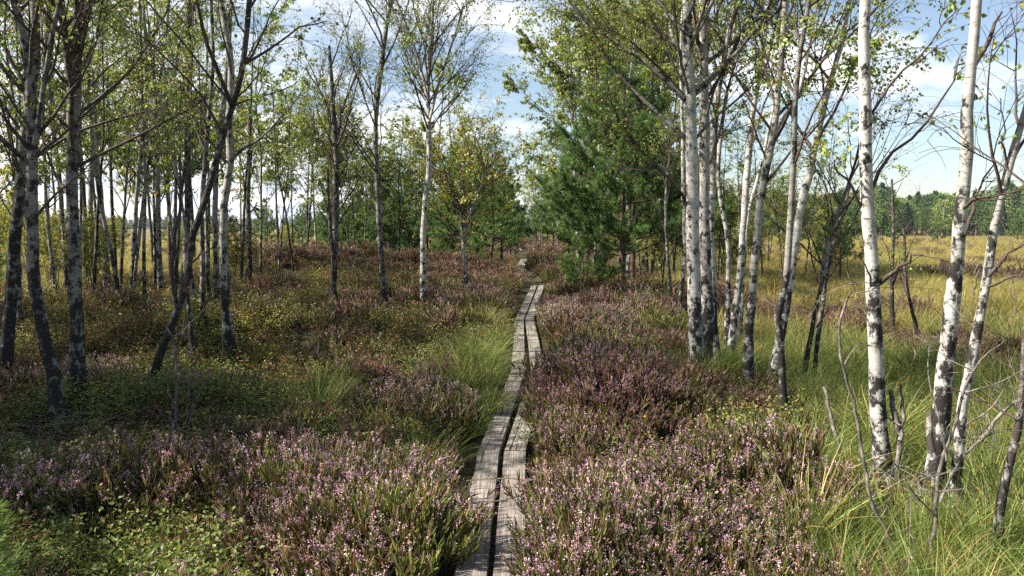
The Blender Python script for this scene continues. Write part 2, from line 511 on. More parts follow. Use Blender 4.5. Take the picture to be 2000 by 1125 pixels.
    # leaves, in clumps: each secondary is leafy or bare
    if leaves > 0:
        z2 = P2[:, -1, 2] - z0
        leafy = g.random(len(P2)) > dead
        if leafz is not None:
            leafy &= (z2 > leafz + g.normal(0, 0.3, len(z2)))
        dens = np.where(leafy, g.gamma(1.3, 1.0, len(P2)) + 0.15, 0)
        pool = dens[id2]
        if pool.sum() > 0:
            j = g.choice(len(id2), leaves, p=pool / pool.sum())
            pos, T = pick(P3[j], g.uniform(0.1, 1, leaves))
            away = norm(g.normal(0, 1, (leaves, 3)))
            pos = pos + away * g.uniform(0.005, 0.03, leaves)[:, None]
            ld = norm(away * 0.9 + T * 0.3 + np.array([0, 0, -0.75]))
            ln = leaf * g.uniform(0.65, 1.3, leaves)
            V, Q = leaf_quads(pos, norm(g.normal(0, 1, (leaves, 3))), ld, ln, ln * g.uniform(0.6, 0.85, leaves))
            tone = np.exp(g.normal(0, 0.18, len(P2)))[id2[j]][:, None]
            c = mixcols(leaves, PAL_LEAF, wts, g) * tone
            cr.add(V, Q, np.repeat(c, 4, 0), mat=1)
    return tr, cr


def px_path(pts, depth, lean=0.0):
    out = []
    z0 = None
    for u, v in pts:
        p = at_depth(u, v, depth)
        if z0 is None: z0 = p[2]
        p = at_depth(u, v, depth + lean * (p[2] - z0))
        out.append(p)
    return np.array(out)


def px_stem(pts, w, depth, lean, htop, g, base=True, w_end=None):
    """pixel polyline at a depth -> world polyline, grown on above the frame to htop metres"""
    P = px_path(pts, depth, lean)
    sizes = np.array(w, float)
    ww = np.interp(np.linspace(0, 1, len(pts)), np.linspace(0, 1, len(sizes)), sizes)
    Rd = 0.5 * ww * P[:, 1] / F
    if base:
        d = P[0] - P[1]; d = d / np.linalg.norm(d)
        P = np.vstack([P[0] + d * 0.22, P]); Rd = np.r_[Rd[0] * 2.1, Rd[0] * 1.32, Rd[1:]]
    if htop and P[-1, 2] < htop:
        d = norm((P[-1] - P[-2])[None])[0]
        r0 = Rd[-1]; n = 4; rem = htop - P[-1, 2]; st = rem / n
        for k in range(n):
            d = norm((d + g.normal(0, 0.07, 3) + np.array([0, 0, 0.12]))[None])[0]
            P = np.vstack([P, P[-1] + d * st]); Rd = np.r_[Rd, r0 * (1 - 0.85 * (k + 1) / n)]
    return P, Rd


def finish_tree(name, tr, cr, base, label, cat='tree', group=None, mats=(M_BARK, M_LEAF)):
    e = thing(name, base, label, cat, group)
    link(bpy.data.objects.new('trunk', tr.mesh('trunk', mats, True, base)), e)
    if cr.n:
        link(bpy.data.objects.new('crown', cr.mesh('crown', mats, False, base)), e)
    return e


def hero(label, pts, w, htop=9.0, wht=0.8, extra=(), limbs=(), name='birch_tree', group=None, lean=None, depth=None, seed=0, basez=0.02, **kw):
    g = np.random.default_rng(1000 + seed + int(pts[0][0] * 7 + pts[0][1]))
    b = on_plane(pts[0][0], pts[0][1], basez)
    d = depth or b[1]
    ln = g.normal(0, 0.03) if lean is None else lean
    stems = [px_stem(pts, w, d, ln, htop, g)]
    for (p2, w2, h2) in extra:
        P = px_path(p2, d, 0); off = 0.0
        stems.append(px_stem(p2, w2, d + ln * 2 + g.normal(0, 0.04), g.normal(0, 0.12), h2, g, base=False))
    lm = []
    for (p2, w2) in limbs:
        P = px_path(p2, d, 0)
        P[:, 1:2] += np.linspace(0, g.normal(0, 0.3), len(P))[:, None]
        ww = np.linspace(w2, max(1.5, w2 * 0.3), len(P))
        lm.append((P, 0.5 * ww * d / F))
    base = stems[0][0][1].copy()
    tr, cr = birch_meshes(stems, g, wht=wht, z0=base[2], limbs=lm, **kw)
    return finish_tree(name, tr, cr, base, label, 'tree', group)


# ------------------------------------------------------------------ pine
PAL_PINE = [(0.048, 0.105, 0.034), (0.088, 0.165, 0.046), (0.15, 0.24, 0.060), (0.25, 0.19, 0.07)]


def pine_meshes(P, Rd, g, z0, first, blen, nwh, per, tuft=0.10, nneed=14, needw=0.006, dead_low=True, wts=(4, 5, 3, 0.15), dens=1.0, elev=(5, 35)):
    tr, cr = MB(), MB()
    P2, R2 = resample(P, Rd, len(P) * 3)
    V, Q, rr = tubes(P2[None], R2[None], 7); tr.add(V, Q)
    H_ = P[:, 2].max() - z0
    hh, rel = [], []
    for k in range(nwh):
        h = first + (H_ - first) * (k + 0.5) / nwh
        for _ in range(per):
            hh.append(h + g.normal(0, 0.06)); rel.append((k + 0.5) / nwh)
    hh = np.array(hh); rel = np.array(rel); n = len(hh)
    zz = np.maximum.accumulate(P2[:, 2] - z0); f = np.interp(hh, zz, np.arange(len(zz))); i = np.minimum(f.astype(int), len(zz) - 2); w = (f - i)[:, None]
    S = P2[i] * (1 - w) + P2[i + 1] * w; rr = np.interp(f, np.arange(len(R2)), R2)
    az = np.arange(n) * 2 * math.pi / per + np.repeat(g.random(nwh) * 6, per) + g.normal(0, 0.25, n)
    el = np.radians(g.uniform(*elev, n) + 35 * rel)
    D = np.stack([np.cos(az) * np.cos(el), np.sin(az) * np.cos(el), np.sin(el)], 1)
    Lb = blen * (1.12 - rel) ** 0.7 * g.uniform(0.6, 1.15, n)
    PB = grow(S, D, Lb, 7, 0.045, 0.08, g)
    RB = np.minimum(rr * 0.4, 0.005 + 0.006 * Lb)[:, None] * np.linspace(1, 0.25, 7)[None]
    V, Q, _ = tubes(PB, RB, 4); tr.add(V, Q)
    if dead_low:
        m = int(n * 0.4)
        hd = g.uniform(0.3, 1, m) * first
        f = np.interp(hd, zz, np.arange(len(zz))); i = np.minimum(f.astype(int), len(zz) - 2)
        a2 = g.random(m) * 6.28; e2 = np.radians(g.uniform(-10, 20, m))
        D2 = np.stack([np.cos(a2) * np.cos(e2), np.sin(a2) * np.cos(e2), np.sin(e2)], 1)
        Ld = blen * g.uniform(0.3, 0.8, m)
        Pd = grow(P2[i], D2, Ld, 6, -0.01, 0.15, g)
        V, Q, _ = tubes(Pd, np.full((m, 6), 0.007) * np.linspace(1, 0.3, 6)[None], 3); tr.add(V, Q)
    ns = np.maximum(3, (Lb * 8).astype(int)); idx = np.repeat(np.arange(n), ns)
    t = g.uniform(0.25, 1.0, len(idx)); S, T = pick(PB[idx], t)
    rd = g.normal(0, 1, (len(idx), 3)); rd[:, 2] *= 0.28
    D = norm(T + norm(rd) * 0.8 + np.array([0, 0, 0.15]))
    Ls = np.clip(Lb[idx] * (1.15 - 0.8 * t) * g.uniform(0.3, 0.6, len(idx)), 0.12, 0.9)
    PS = grow(S, D, Ls, 5, 0.10, 0.08, g)
    V, Q, _ = tubes(PS, np.full((len(idx), 5), 0.0045) * np.linspace(1, 0.5, 5)[None], 3); tr.add(V, Q)
    nt = np.maximum(2, (Ls * 18 * dens).astype(int)); id2 = np.repeat(np.arange(len(PS)), nt)
    t = g.uniform(0.2, 1.0, len(id2)); S, T = pick(PS[id2], t)
    D = norm(T + g.normal(0, 0.4, (len(id2), 3)) + np.array([0, 0, 0.3]))
    m = len(id2)
    # each tuft: needles radiating round the shoot
    k = nneed
    along = g.uniform(0, 1, (m, k, 1)) * tuft * 0.8
    a = norm(g.normal(0, 1, (m, k, 3))); nd = norm(D[:, None] * 0.9 + a)
    S0 = S[:, None] + D[:, None] * along
    ln = tuft * g.uniform(0.6, 1.0, (m, k, 1))
    tip = S0 + nd * ln
    side = norm(np.cross(nd, g.normal(0, 1, (m, k, 3)))) * needw * 0.5
    V = np.stack([S0 - side, S0 + side, tip + side * 0.4, tip - side * 0.4], 2).reshape(-1, 3)
    c = mixcols(m, PAL_PINE, wts, g, 0.2)
    c = np.repeat(c, k * 4, 0)
    cr.add(V, np.arange(len(V)).reshape(-1, 4), c, mat=1)
    return tr, cr


def pine(label, base, height, first, blen, nwh, per, seed, group=None, name='pine_tree', rad=0.07, lean=(0, 0), **kw):
    g = np.random.default_rng(seed)
    base = np.asarray(base, float)
    n = 6
    P = np.array([base + np.array([lean[0] * t + g.normal(0, 0.02), lean[1] * t, -0.15 + (height + 0.15) * t]) for t in np.linspace(0, 1, n)])
    Rd = rad * np.linspace(1.1, 0.12, n)
    tr, cr = pine_meshes(P, Rd, g, base[2], first, blen, nwh, per, **kw)
    return finish_tree(name, tr, cr, base, label, 'tree', group, (M_PINE, M_NEEDLE))


# ------------------------------------------------------------------ ground-cover plants
C_HG = [(0.145, 0.180, 0.042), (0.22, 0.245, 0.055), (0.095, 0.12, 0.033), (0.19, 0.14, 0.055)]
C_HB = [(0.20, 0.115, 0.060), (0.15, 0.10, 0.055), (0.12, 0.11, 0.045)]
C_FL = [(0.62, 0.39, 0.50), (0.53, 0.30, 0.43), (0.68, 0.50, 0.54), (0.54, 0.38, 0.31)]
C_FD = [(0.34, 0.20, 0.17), (0.42, 0.28, 0.22), (0.38, 0.21, 0.27)]


def heather_arrays(g, nst=42, h=(0.24, 0.42), spread=0.75, flower=0.7, green=C_HG, fl=C_FL, flw=(4, 4, 3, 1.5)):
    """list of (V, Q, C) for one clump of heather"""
    out = []
    az = g.random(nst) * 6.283; r = 0.05 * np.sqrt(g.random(nst))
    S = np.stack([np.cos(az) * r, np.sin(az) * r, np.zeros(nst) - 0.03], 1)
    a2 = az + g.normal(0, 0.5, nst); tl = spread * np.sqrt(g.random(nst)) * 0.95
    D = np.stack([np.cos(a2) * np.sin(tl), np.sin(a2) * np.sin(tl), np.cos(tl)], 1)
    Ln = g.uniform(*h, nst)
    P = grow(S, D, Ln, 6, 0.16, 0.09, g)
    sd = norm(np.cross(D, g.normal(0, 1, (nst, 3))))
    V, Q = ribbons(P, np.full((nst, 6), 0.0035) * np.linspace(1.2, 0.6, 6)[None], sd)
    out.append((V, Q, np.tile(np.array([0.085, 0.055, 0.038]), (len(V), 1))))
    # leafy shoots
    k = 9; idx = np.repeat(np.arange(nst), k); t = g.uniform(0.35, 0.97, nst * k)
    Sp, T = pick(P[idx], t)
    D2 = norm(T + norm(g.normal(0, 1, (len(idx), 3))) * 0.55 + np.array([0, 0, 0.25]))
    L2 = g.uniform(0.035, 0.085, len(idx))
    for _ in range(2):
        s = norm(np.cross(D2, g.normal(0, 1, (len(idx), 3))))
        Pp = np.stack([Sp, Sp + D2 * L2[:, None] * 0.5, Sp + D2 * L2[:, None]], 1)
        V, Q = ribbons(Pp, np.tile([0.004, 0.010, 0.003], (len(idx), 1)), s)
        out.append((V, Q, np.repeat(mixcols(len(idx), green, np.ones(len(green)), g, 0.25), 6, 0)))
    # flowers on the ends of the shoots
    nf = int(nst * k * flower * 0.40)
    if nf:
        top = np.argsort(-(t + g.normal(0, 0.22, len(t))))[:nf]
        m = 14; j = np.repeat(top, m)
        pos = Sp[j] + D2[j] * (L2[j] * g.uniform(0.35, 1.3, len(j)))[:, None] + g.normal(0, 0.0028, (len(j), 3))
        ld = norm(D2[j] * 0.6 + g.normal(0, 0.8, (len(j), 3)))
        ln = g.uniform(0.0055, 0.0088, len(j))
        V, Q = leaf_quads(pos, norm(g.normal(0, 1, (len(j), 3))), ld, ln, ln * 0.85)
        c = np.repeat(mixcols(nf, fl, flw[:len(fl)], g, 0.22), m, 0)
        out.append((V, Q, np.repeat(c, 4, 0)))
    return out


def bilberry_arrays(g, pal, wts, nst=22, h=(0.14, 0.30), nl=13, leaf=0.019):
    out = []
    az = g.random(nst) * 6.283; r = 0.12 * np.sqrt(g.random(nst))
    S = np.stack([np.cos(az) * r, np.sin(az) * r, np.zeros(nst) - 0.03], 1)
    tl = 0.7 * g.random(nst)
    D = np.stack([np.cos(az) * np.sin(tl), np.sin(az) * np.sin(tl), np.cos(tl)], 1)
    P = grow(S, D, g.uniform(*h, nst), 5, 0.08, 0.16, g)
    V, Q = ribbons(P, np.full((nst, 5), 0.0032), norm(np.cross(D, g.normal(0, 1, (nst, 3)))))
    out.append((V, Q, np.tile(np.array([0.07, 0.055, 0.03]), (len(V), 1))))
    idx = np.repeat(np.arange(nst), nl); t = g.uniform(0.3, 1, len(idx)); p, T = pick(P[idx], t)
    a = norm(g.normal(0, 1, (len(idx), 3))); a[:, 2] = np.abs(a[:, 2]) * 0.4
    ld = norm(a); p = p + ld * g.uniform(0.0, 0.035, len(idx))[:, None]
    ln = leaf * g.uniform(0.65, 1.3, len(idx))
    nn = norm(np.array([0, 0, 1.0]) + g.normal(0, 0.5, (len(idx), 3)))
    V, Q = leaf_quads(p, nn, ld, ln, ln * 0.68)
    out.append((V, Q, np.repeat(mixcols(len(idx), pal, wts, g, 0.14), 4, 0)))
    return out


def grass_arrays(g, nb=110, L=(0.3, 0.65), rad=0.06, wd=0.0048, pal=None, wts=None, spread=0.6, droop=-0.17):
    az = g.random(nb) * 6.283; r = rad * np.sqrt(g.random(nb))
    S = np.stack([np.cos(az) * r, np.sin(az) * r, np.zeros(nb) - 0.03], 1)
    a2 = az + g.normal(0, 0.6, nb); tl = spread * g.random(nb) + 0.05
    D = np.stack([np.cos(a2) * np.sin(tl), np.sin(a2) * np.sin(tl), np.cos(tl)], 1)
    P = grow(S, D, g.uniform(*L, nb), 6, 0.0, 0.05, g)
    # gravity: bend outwards progressively
    t = np.linspace(0, 1, 6)[None, :, None] ** 2
    hd = np.stack([np.cos(a2), np.sin(a2), np.zeros(nb)], 1)[:, None]
    am = (g.uniform(0.1, 1.0, nb) * np.linalg.norm(P[:, -1] - P[:, 0], axis=1))[:, None, None]
    P = P + hd * t * am * 0.45 + np.array([0, 0, droop * 1.6]) * t * am
    sd = norm(np.cross(D, np.array([0, 0, 1.0])) + g.normal(0, 0.35, (nb, 3)))
    V, Q = ribbons(P, wd * np.array([1, 1, 0.95, 0.8, 0.55, 0.15])[None] * g.uniform(0.7, 1.3, (nb, 1)), sd)
    return [(V, Q, np.repeat(mixcols(nb, pal, wts, g, 0.2), 12, 0))]


C_GR = [(0.125, 0.180, 0.042), (0.20, 0.245, 0.056), (0.08, 0.125, 0.032), (0.46, 0.335, 0.135), (0.31, 0.235, 0.07)]


def src_obj(name, arrays, mat, col):
    mb = MB()
    for V, Q, C in arrays: mb.add(V, Q, C)
    o = bpy.data.objects.new(name, mb.mesh(name, [mat], False))
    col.objects.link(o)
    return o


def scatter_nodes(name, col):
    ng = bpy.data.node_groups.new(name, 'GeometryNodeTree')
    ng.interface.new_socket('Geometry', in_out='INPUT', socket_type='NodeSocketGeometry')
    ng.interface.new_socket('Geometry', in_out='OUTPUT', socket_type='NodeSocketGeometry')
    N, L = ng.nodes, ng.links
    gi = N.new('NodeGroupInput'); go = N.new('NodeGroupOutput')
    ip = N.new('GeometryNodeInstanceOnPoints'); ci = N.new('GeometryNodeCollectionInfo')
    ci.inputs['Collection'].default_value = col; ci.inputs['Separate Children'].default_value = True; ci.inputs['Reset Children'].default_value = True

    def named(n, t):
        a = N.new('GeometryNodeInputNamedAttribute'); a.data_type = t; a.inputs['Name'].default_value = n; return a.outputs['Attribute']
    e2r = N.new('FunctionNodeEulerToRotation')
    L.new(named('rot', 'FLOAT_VECTOR'), e2r.inputs[0])
    L.new(gi.outputs[0], ip.inputs['Points']); L.new(ci.outputs[0], ip.inputs['Instance'])
    ip.inputs['Pick Instance'].default_value = True
    L.new(named('idx', 'INT'), ip.inputs['Instance Index']); L.new(e2r.outputs[0], ip.inputs['Rotation']); L.new(named('scl', 'FLOAT_VECTOR'), ip.inputs['Scale'])
    L.new(ip.outputs[0], go.inputs[0])
    return ng


def scatter(name, col, pts, rot, scl, idx, cat_label=None):
    me = bpy.data.meshes.new(name)
    n = len(pts)
    me.vertices.add(n); me.vertices.foreach_set('co', np.asarray(pts, np.float32).ravel())
    for nm, ty, arr, key in (('rot', 'FLOAT_VECTOR', rot, 'vector'), ('scl', 'FLOAT_VECTOR', scl, 'vector'), ('idx', 'INT', idx, 'value')):
        a = me.attributes.new(nm, ty, 'POINT')
        a.data.foreach_set(key, np.asarray(arr, np.int32 if ty == 'INT' else np.float32).ravel())
    o = bpy.data.objects.new(name, me); link(o)
    md = o.modifiers.new('scatter', 'NODES'); md.node_group = scatter_nodes(name, col)
    tag(o, kind='stuff')
    if cat_label: tag(o, cat_label[0], cat_label[1])
    return o


def jitter_grid(x0, x1, y0, y1, s, g):
    xs, ys = np.meshgrid(np.arange(x0, x1, s), np.arange(y0, y1, s))
    x = xs.ravel() + g.uniform(-0.5, 0.5, xs.size) * s; y = ys.ravel() + g.uniform(-0.5, 0.5, xs.size) * s
    return x, y


def in_view(x, y, m=1.6):
    return (np.abs(x) < 0.66 * y + m) & (y > 1.2)


# ================================================================== SETTING: ground
def axis(a, b, s, far, gr=1.16):
    v = list(np.arange(a, b, s)); st = s
    while v[-1] < far: st *= gr; v.append(v[-1] + st)
    st = s; lo = [a]
    while lo[-1] > -far if a < -5 else lo[-1] > -60: st *= gr; lo.append(lo[-1] - st)
    return np.array(lo[:0:-1] + v)


gx = axis(-16, 18, 0.2, 2500); gy = axis(-4, 36, 0.2, 2500)
X, Y = np.meshgrid(gx, gy)
Z = H(X, Y)
nx, ny = len(gx), len(gy)
ii = np.arange(nx * ny).reshape(ny, nx)
Qg = np.stack([ii[:-1, :-1], ii[:-1, 1:], ii[1:, 1:], ii[1:, :-1]], -1).reshape(-1, 4)


def meadow_mask(x, y):
    """0 heath under the trees, 1 open bog meadow"""
    n = (fbm(x, y, 0.35) - 0.5) * 4
    right = 1 / (1 + np.exp(-(x - (2.3 + 0.10 * y) + n * 0.5) * 1.6))
    left = 1 / (1 + np.exp((x + 9 + 0.06 * y + n) * 0.8)) * np.clip((y - 21) / 8, 0, 1)
    far = np.clip((y - 55) / 25, 0, 1) * (np.abs(x - 1) > 5)
    return np.clip(np.maximum(np.maximum(right, left), far), 0, 1)


mm = meadow_mask(X, Y)
mb = MB(); mb.add(np.stack([X, Y, Z], -1), Qg, np.repeat(mm.reshape(-1, 1), 3, 1))
ground = tag(link(bpy.data.objects.new('ground', mb.mesh('ground', [M_GROUND]))), kind='structure')

# ================================================================== boardwalk
def plank(a, b, w, label, g, th=0.045):
    """a, b: end centres on top of the plank"""
    a = np.array(a); b = np.array(b); d = b - a; L_ = np.linalg.norm(d); d /= L_; s = np.array([d[1], -d[0], 0])
    n = max(6, int(L_ / 0.25)); t = np.linspace(0, 1, n)
    wob = np.cumsum(g.normal(0, 0.0012, n)); wob -= np.linspace(0, wob[-1], n)
    sag = -0.006 * np.sin(t * math.pi) + np.cumsum(g.normal(0, 0.0008, n))
    prof = [(-0.5, -th), (-0.5, -0.006), (-0.47, 0), (-0.16, 0.002), (0.16, 0.002), (0.47, 0), (0.5, -0.006), (0.5, -th)]
    V = []
    for k in range(n):
        c = a + d * L_ * t[k] + s * wob[k]; ws = w * (1 + g.normal(0, 0.006))
        for (px, pz) in prof:
            q = c + s * px * ws; V.append((q[0], q[1], q[2] + pz + sag[k] + g.normal(0, 0.0006)))
    m = len(prof); Q = []
    for k in range(n - 1):
        for j in range(m):
            Q.append((k * m + j, k * m + (j + 1) % m, (k + 1) * m + (j + 1) % m, (k + 1) * m + j))
    for k in (0, n - 1):
        o = k * m; Q += [(o, o + 1, o + 6, o + 7), (o + 1, o + 2, o + 5, o + 6), (o + 2, o + 3, o + 4, o + 5)]
    nq0 = len(Q)
    for t_ in (0.06 / L_, 1 - 0.06 / L_):
        for off in (-0.3, 0.3):
            c = a + d * L_ * t_ + s * w * (off + g.normal(0, 0.03)); o = len(V); r = 0.0075
            zt = float(np.interp(t_, t, sag)) + 0.0055
            for kk in range(8): V.append((c[0] + r * math.cos(kk * 0.785), c[1] + r * math.sin(kk * 0.785), c[2] + zt))
            Q += [(o, o + 1, o + 2, o + 3), (o, o + 3, o + 4, o + 7), (o + 4, o + 5, o + 6, o + 7)]
    V = np.array(V)
    # local frame: y along the plank
    ang = math.atan2(-d[0], d[1]); c0 = (a + b) / 2
    ca, sa = math.cos(-ang), math.sin(-ang); W = V - c0
    V = np.stack([W[:, 0] * ca - W[:, 1] * sa, W[:, 0] * sa + W[:, 1] * ca, W[:, 2]], 1)
    mb = MB(); mb.add(V, Q); mb.M = [np.r_[np.zeros(nq0, np.int32), np.ones(len(Q) - nq0, np.int32)]]
    o = bpy.data.objects.new('boardwalk_plank', mb.mesh('boardwalk_plank', [M_PLANK, M_NAIL], False))
    o.location = c0; o.rotation_euler = (0, 0, ang)
    return tag(link(o), label, 'plank', 'planks of the boardwalk')


gp = np.random.default_rng(21)
_rl = [on_plane(*p) for p in ROW_L]; _rr = [on_plane(*p) for p in ROW_R]
_rl[0] = _rl[0] + (_rl[0] - _rl[1]) * 1.1; _rr[0] = _rr[0] + (_rr[0] - _rr[1]) * 1.1
names_l = ['grey plank with fine cracks running out under the viewer, clear of the heather', 'grey weathered plank beside the bright green grass tuft, before the first bend',
           'pale plank with shadow bars, straight piece on the grass tuft side', 'far plank angling right between the brown bush and pink heather, outer side']
names_r = ['weathered plank half buried by flowering heather, nearest the viewer', 'plank almost hidden beneath the dark purple heather mound',
           'pale plank along the pink heather edge just past the purple mound', 'short far plank angling right, on the small pine side']
W_P = 0.172


def run(rows, names, k0):
    for k in range(len(rows) - 1):
        a, b = rows[k], rows[k + 1]; d = (b - a) / np.linalg.norm(b - a)
        plank(a + d * 0.012, b - d * 0.012 + np.array([0, 0, gp.normal(0, 0.004)]), W_P, names[k], gp)


run(_rl, names_l, 0); run(_rr, names_r, 1)
for (p, q, lb) in (((1011, 531), (1020.5, 505), 'narrow far plank seen beyond the brown heather, outer of the pair'), ((1017.5, 531), (1026.5, 505), 'narrow far plank seen beyond the brown heather, inner of the pair'),
                   ((1018, 489), (1014, 480), 'tiny pale end of the boardwalk vanishing under the distant trees')):
    a = on_plane(*p, 0.03); b = on_plane(*q, 0.03)
    plank(a, b, 0.2, lb, gp)

exec_hook = None
# ================================================================== hero birches on the near ground
W1 = dict(wts=W_DARK)
LEFT = dict(wts=W_DARK, wht=0.30, leafz=2.4)  # low whiteness puts the shade on these trunks into their bark colour


def build_heroes():
    hero('thick grey birch at the very edge of the frame, dark foot among bilberry', [(8, 755), (15, 640), (22, 540), (35, 400), (45, 290), (62, 170), (68, 60), (70, 0)], (25, 21, 18), 10, nb=24, leaves=1700, first=2.0, blen=1.9, foot=0.5, **LEFT)
    hero('stout grey birch leaning from the twig pile, forked low, dead stub on its side', [(122, 835), (105, 740), (82, 640), (68, 560), (64, 430), (62, 300), (60, 200), (52, 100), (28, 0)], (29, 24, 21, 15), 9.5,
         extra=[([(63, 310), (78, 230), (92, 130), (105, 50), (118, 0)], (12, 9), 8)], limbs=[([(64, 430), (92, 380), (110, 350), (140, 320)], 7), ([(62, 300), (30, 220), (0, 160)], 8)], nb=22, leaves=1400, first=1.9, blen=1.7, **LEFT)
    hero('stout upright grey birch sharing its foot with the leaning forked one', [(153, 800), (150, 640), (145, 530), (140, 400), (143, 280), (150, 150), (152, 60), (158, 0)], (28, 25, 22, 17), 10,
         extra=[([(139, 300), (136, 150), (125, 70), (118, 0)], (15, 14), 9)], limbs=[([(143, 330), (190, 290), (280, 235), (360, 175)], 8), ([(150, 130), (185, 70), (215, 10)], 9), ([(150, 100), (130, 60), (105, -10)], 8)], nb=22, leaves=1500, first=2.0, blen=1.8, **LEFT)
    hero('dark leaning crooked trunk with a kinked foot beside the dead sapling', [(285, 795), (310, 700), (345, 610), (362, 560), (375, 470), (410, 360), (440, 250), (460, 190), (480, 80), (487, 0)], (17, 14, 12, 10), 7.5,
         extra=[([(345, 610), (336, 540), (340, 470), (352, 400), (350, 300)], (8, 4), None), ([(452, 205), (430, 150), (400, 70), (385, 0)], (9, 6), 6)], limbs=[([(368, 520), (395, 500), (425, 480)], 6), ([(470, 130), (510, 90), (560, 40), (610, 10)], 7), ([(450, 215), (470, 205), (540, 190), (600, 165)], 5)], wht=0.0, nb=22, leaves=1200, first=2.2, blen=1.5, wts=W_DARK, leafz=2.6)
    hero('slim birch with white banded trunk standing near the grass tussock', [(448, 695), (440, 590), (437, 480), (437, 400), (450, 310), (448, 230), (452, 150), (440, 50), (430, 0)], (19, 15, 14, 11), 9, wht=0.6, nb=20, leaves=1100, first=2.4, blen=1.4, wts=W_DARK, leafz=2.6)
    hero('thin pale birch rising close beside the white banded trunk', [(428, 620), (422, 530), (420, 440), (422, 350), (432, 250), (445, 120), (450, 0)], (11, 10, 8), 9, wht=0.45, nb=18, leaves=1300, first=2.6, blen=1.3, wts=W_DARK, leafz=2.6)
    hero('very thin dark birch behind the leaning crooked trunk', [(395, 670), (396, 520), (393, 430), (400, 330), (410, 200), (416, 100), (413, 0)], (10, 9, 7), 8, wht=0.3, nb=18, leaves=1200, first=2.2, blen=1.2, wts=W_DARK, leafz=2.4)
    hero('thin birch with small dark marks in the thicket, rising from red bilberry', [(315, 600), (310, 470), (308, 350), (305, 240), (295, 115), (275, 15)], (11, 9, 7), 9, wht=0.5, nb=18, leaves=1300, first=2.6, blen=1.3, wts=W_DARK, leafz=3)
    hero('dark straight birch standing before the shaded pine', [(358, 600), (366, 425), (366, 200), (370, 0)], (13, 12, 10), 10, wht=0.1, nb=20, leaves=1500, first=2.8, blen=1.4, wts=W_DARK, leafz=3)
    hero('twin stemmed whitish birch with a narrow V between its stems', [(258, 600), (262, 470), (272, 325), (282, 230), (285, 120), (280, 0)], (9, 8, 6), 9, wht=0.6, extra=[([(262, 560), (272, 460), (284, 360), (300, 240), (318, 120), (330, 0)], (7, 5), 8)], nb=16, leaves=1700, first=2.6, blen=1.3, wts=W_DARK, leafz=3)
    hero('slender birch leaning away from the fallen log', [(241, 631), (235, 600), (221, 513), (205, 440), (190, 350), (178, 240), (172, 120), (160, 0)], (10, 8, 6), 9, wht=0.45, nb=18, leaves=1400, first=2.4, blen=1.3, wts=W_DARK, leafz=2.6)
    hero('whitest thin birch in the thicket, slightly bowed', [(213, 575), (202, 460), (195, 380), (187, 290), (182, 175), (172, 100), (165, 0)], (13, 11, 9), 10, wht=0.85, nb=18, leaves=1600, first=2.8, blen=1.4, wts=W_DARK, leafz=3)
    hero('white birch with black notches just behind the bowed one', [(190, 560), (181, 503), (178, 400), (180, 280), (190, 150), (205, 0)], (12, 10, 8), 10, wht=0.75, nb=18, leaves=1500, first=2.8, blen=1.4, wts=W_DARK, leafz=3)
    hero('dark slim birch in the thicket behind the notched one', [(170, 548), (168, 450), (160, 330), (150, 200), (145, 0)], (10, 8, 6), 9, wht=0.1, nb=18, leaves=1500, first=2.4, blen=1.3, wts=W_DARK, leafz=2.6)
    hero('thin pale birch seen between the two stout grey trunks', [(112, 600), (105, 540), (95, 450), (88, 330), (84, 200), (90, 80), (95, 0)], (9, 7, 6), 8, wht=0.5, nb=18, leaves=1500, first=2.0, blen=1.3, wts=W_DARK, leafz=2)
    hero('greyish birch just behind the upright stout one, bark flaking', [(132, 575), (125, 470), (114, 330), (105, 250), (98, 120), (100, 0)], (10, 9, 7), 8, wht=0.35, nb=18, leaves=1400, first=2.2, blen=1.3, wts=W_YELLOW, leafz=1.8)
    # centre
    hero('dark grey many-forked birch alone on the heather slope, nearly leafless', [(650, 630), (652, 560), (655, 440), (657, 320), (652, 240), (647, 150), (643, 90)], (14, 12, 10, 5), None, wht=0.12,
         extra=[([(653, 520), (642, 400), (640, 330)], (8, 5), None), ([(656, 330), (668, 220), (690, 160), (705, 120)], (6, 3), None), ([(654, 260), (632, 190), (600, 140)], (5, 2.5), None)],
         limbs=[([(655, 380), (690, 290), (720, 250)], 4), ([(655, 420), (690, 370), (712, 330)], 4)], nb=24, leaves=600, first=1.6, blen=1.2, wts=W_DARK, leafz=3, elev=(50, 75))
    hero('slim grey birch curving up with a bare twiggy top, pale foot', [(755, 612), (748, 540), (740, 440), (735, 330), (733, 250), (745, 130), (757, 40), (765, 0)], (12, 10, 9, 6), 8.5, wht=0.3,
         limbs=[([(738, 260), (715, 200), (690, 120), (670, 30)], 4), ([(736, 330), (700, 280), (660, 240)], 4)], nb=34, leaves=300, first=2.4, blen=1.5, wts=W_DARK, leafz=5, elev=(45, 70))
    hero('clean white birch with a broad fan of upright branches near the boardwalk', [(828, 622), (826, 520), (830, 400), (838, 320), (837, 240), (836, 160), (842, 80), (846, 0)], (12, 11, 10, 8, 5), 8.6, wht=0.85,
         extra=[([(838, 240), (858, 160), (885, 80), (905, 10)], (6, 3), None), ([(837, 200), (815, 110), (790, 40), (770, -10)], (6, 3), None), ([(836, 170), (828, 90), (815, 20)], (5, 3), None), ([(837, 260), (862, 220), (900, 180), (930, 140)], (4, 2), None)], nb=26, leaves=3000, first=3.2, blen=1.5, dead=0.05, leafz=3.4, elev=(40, 66))
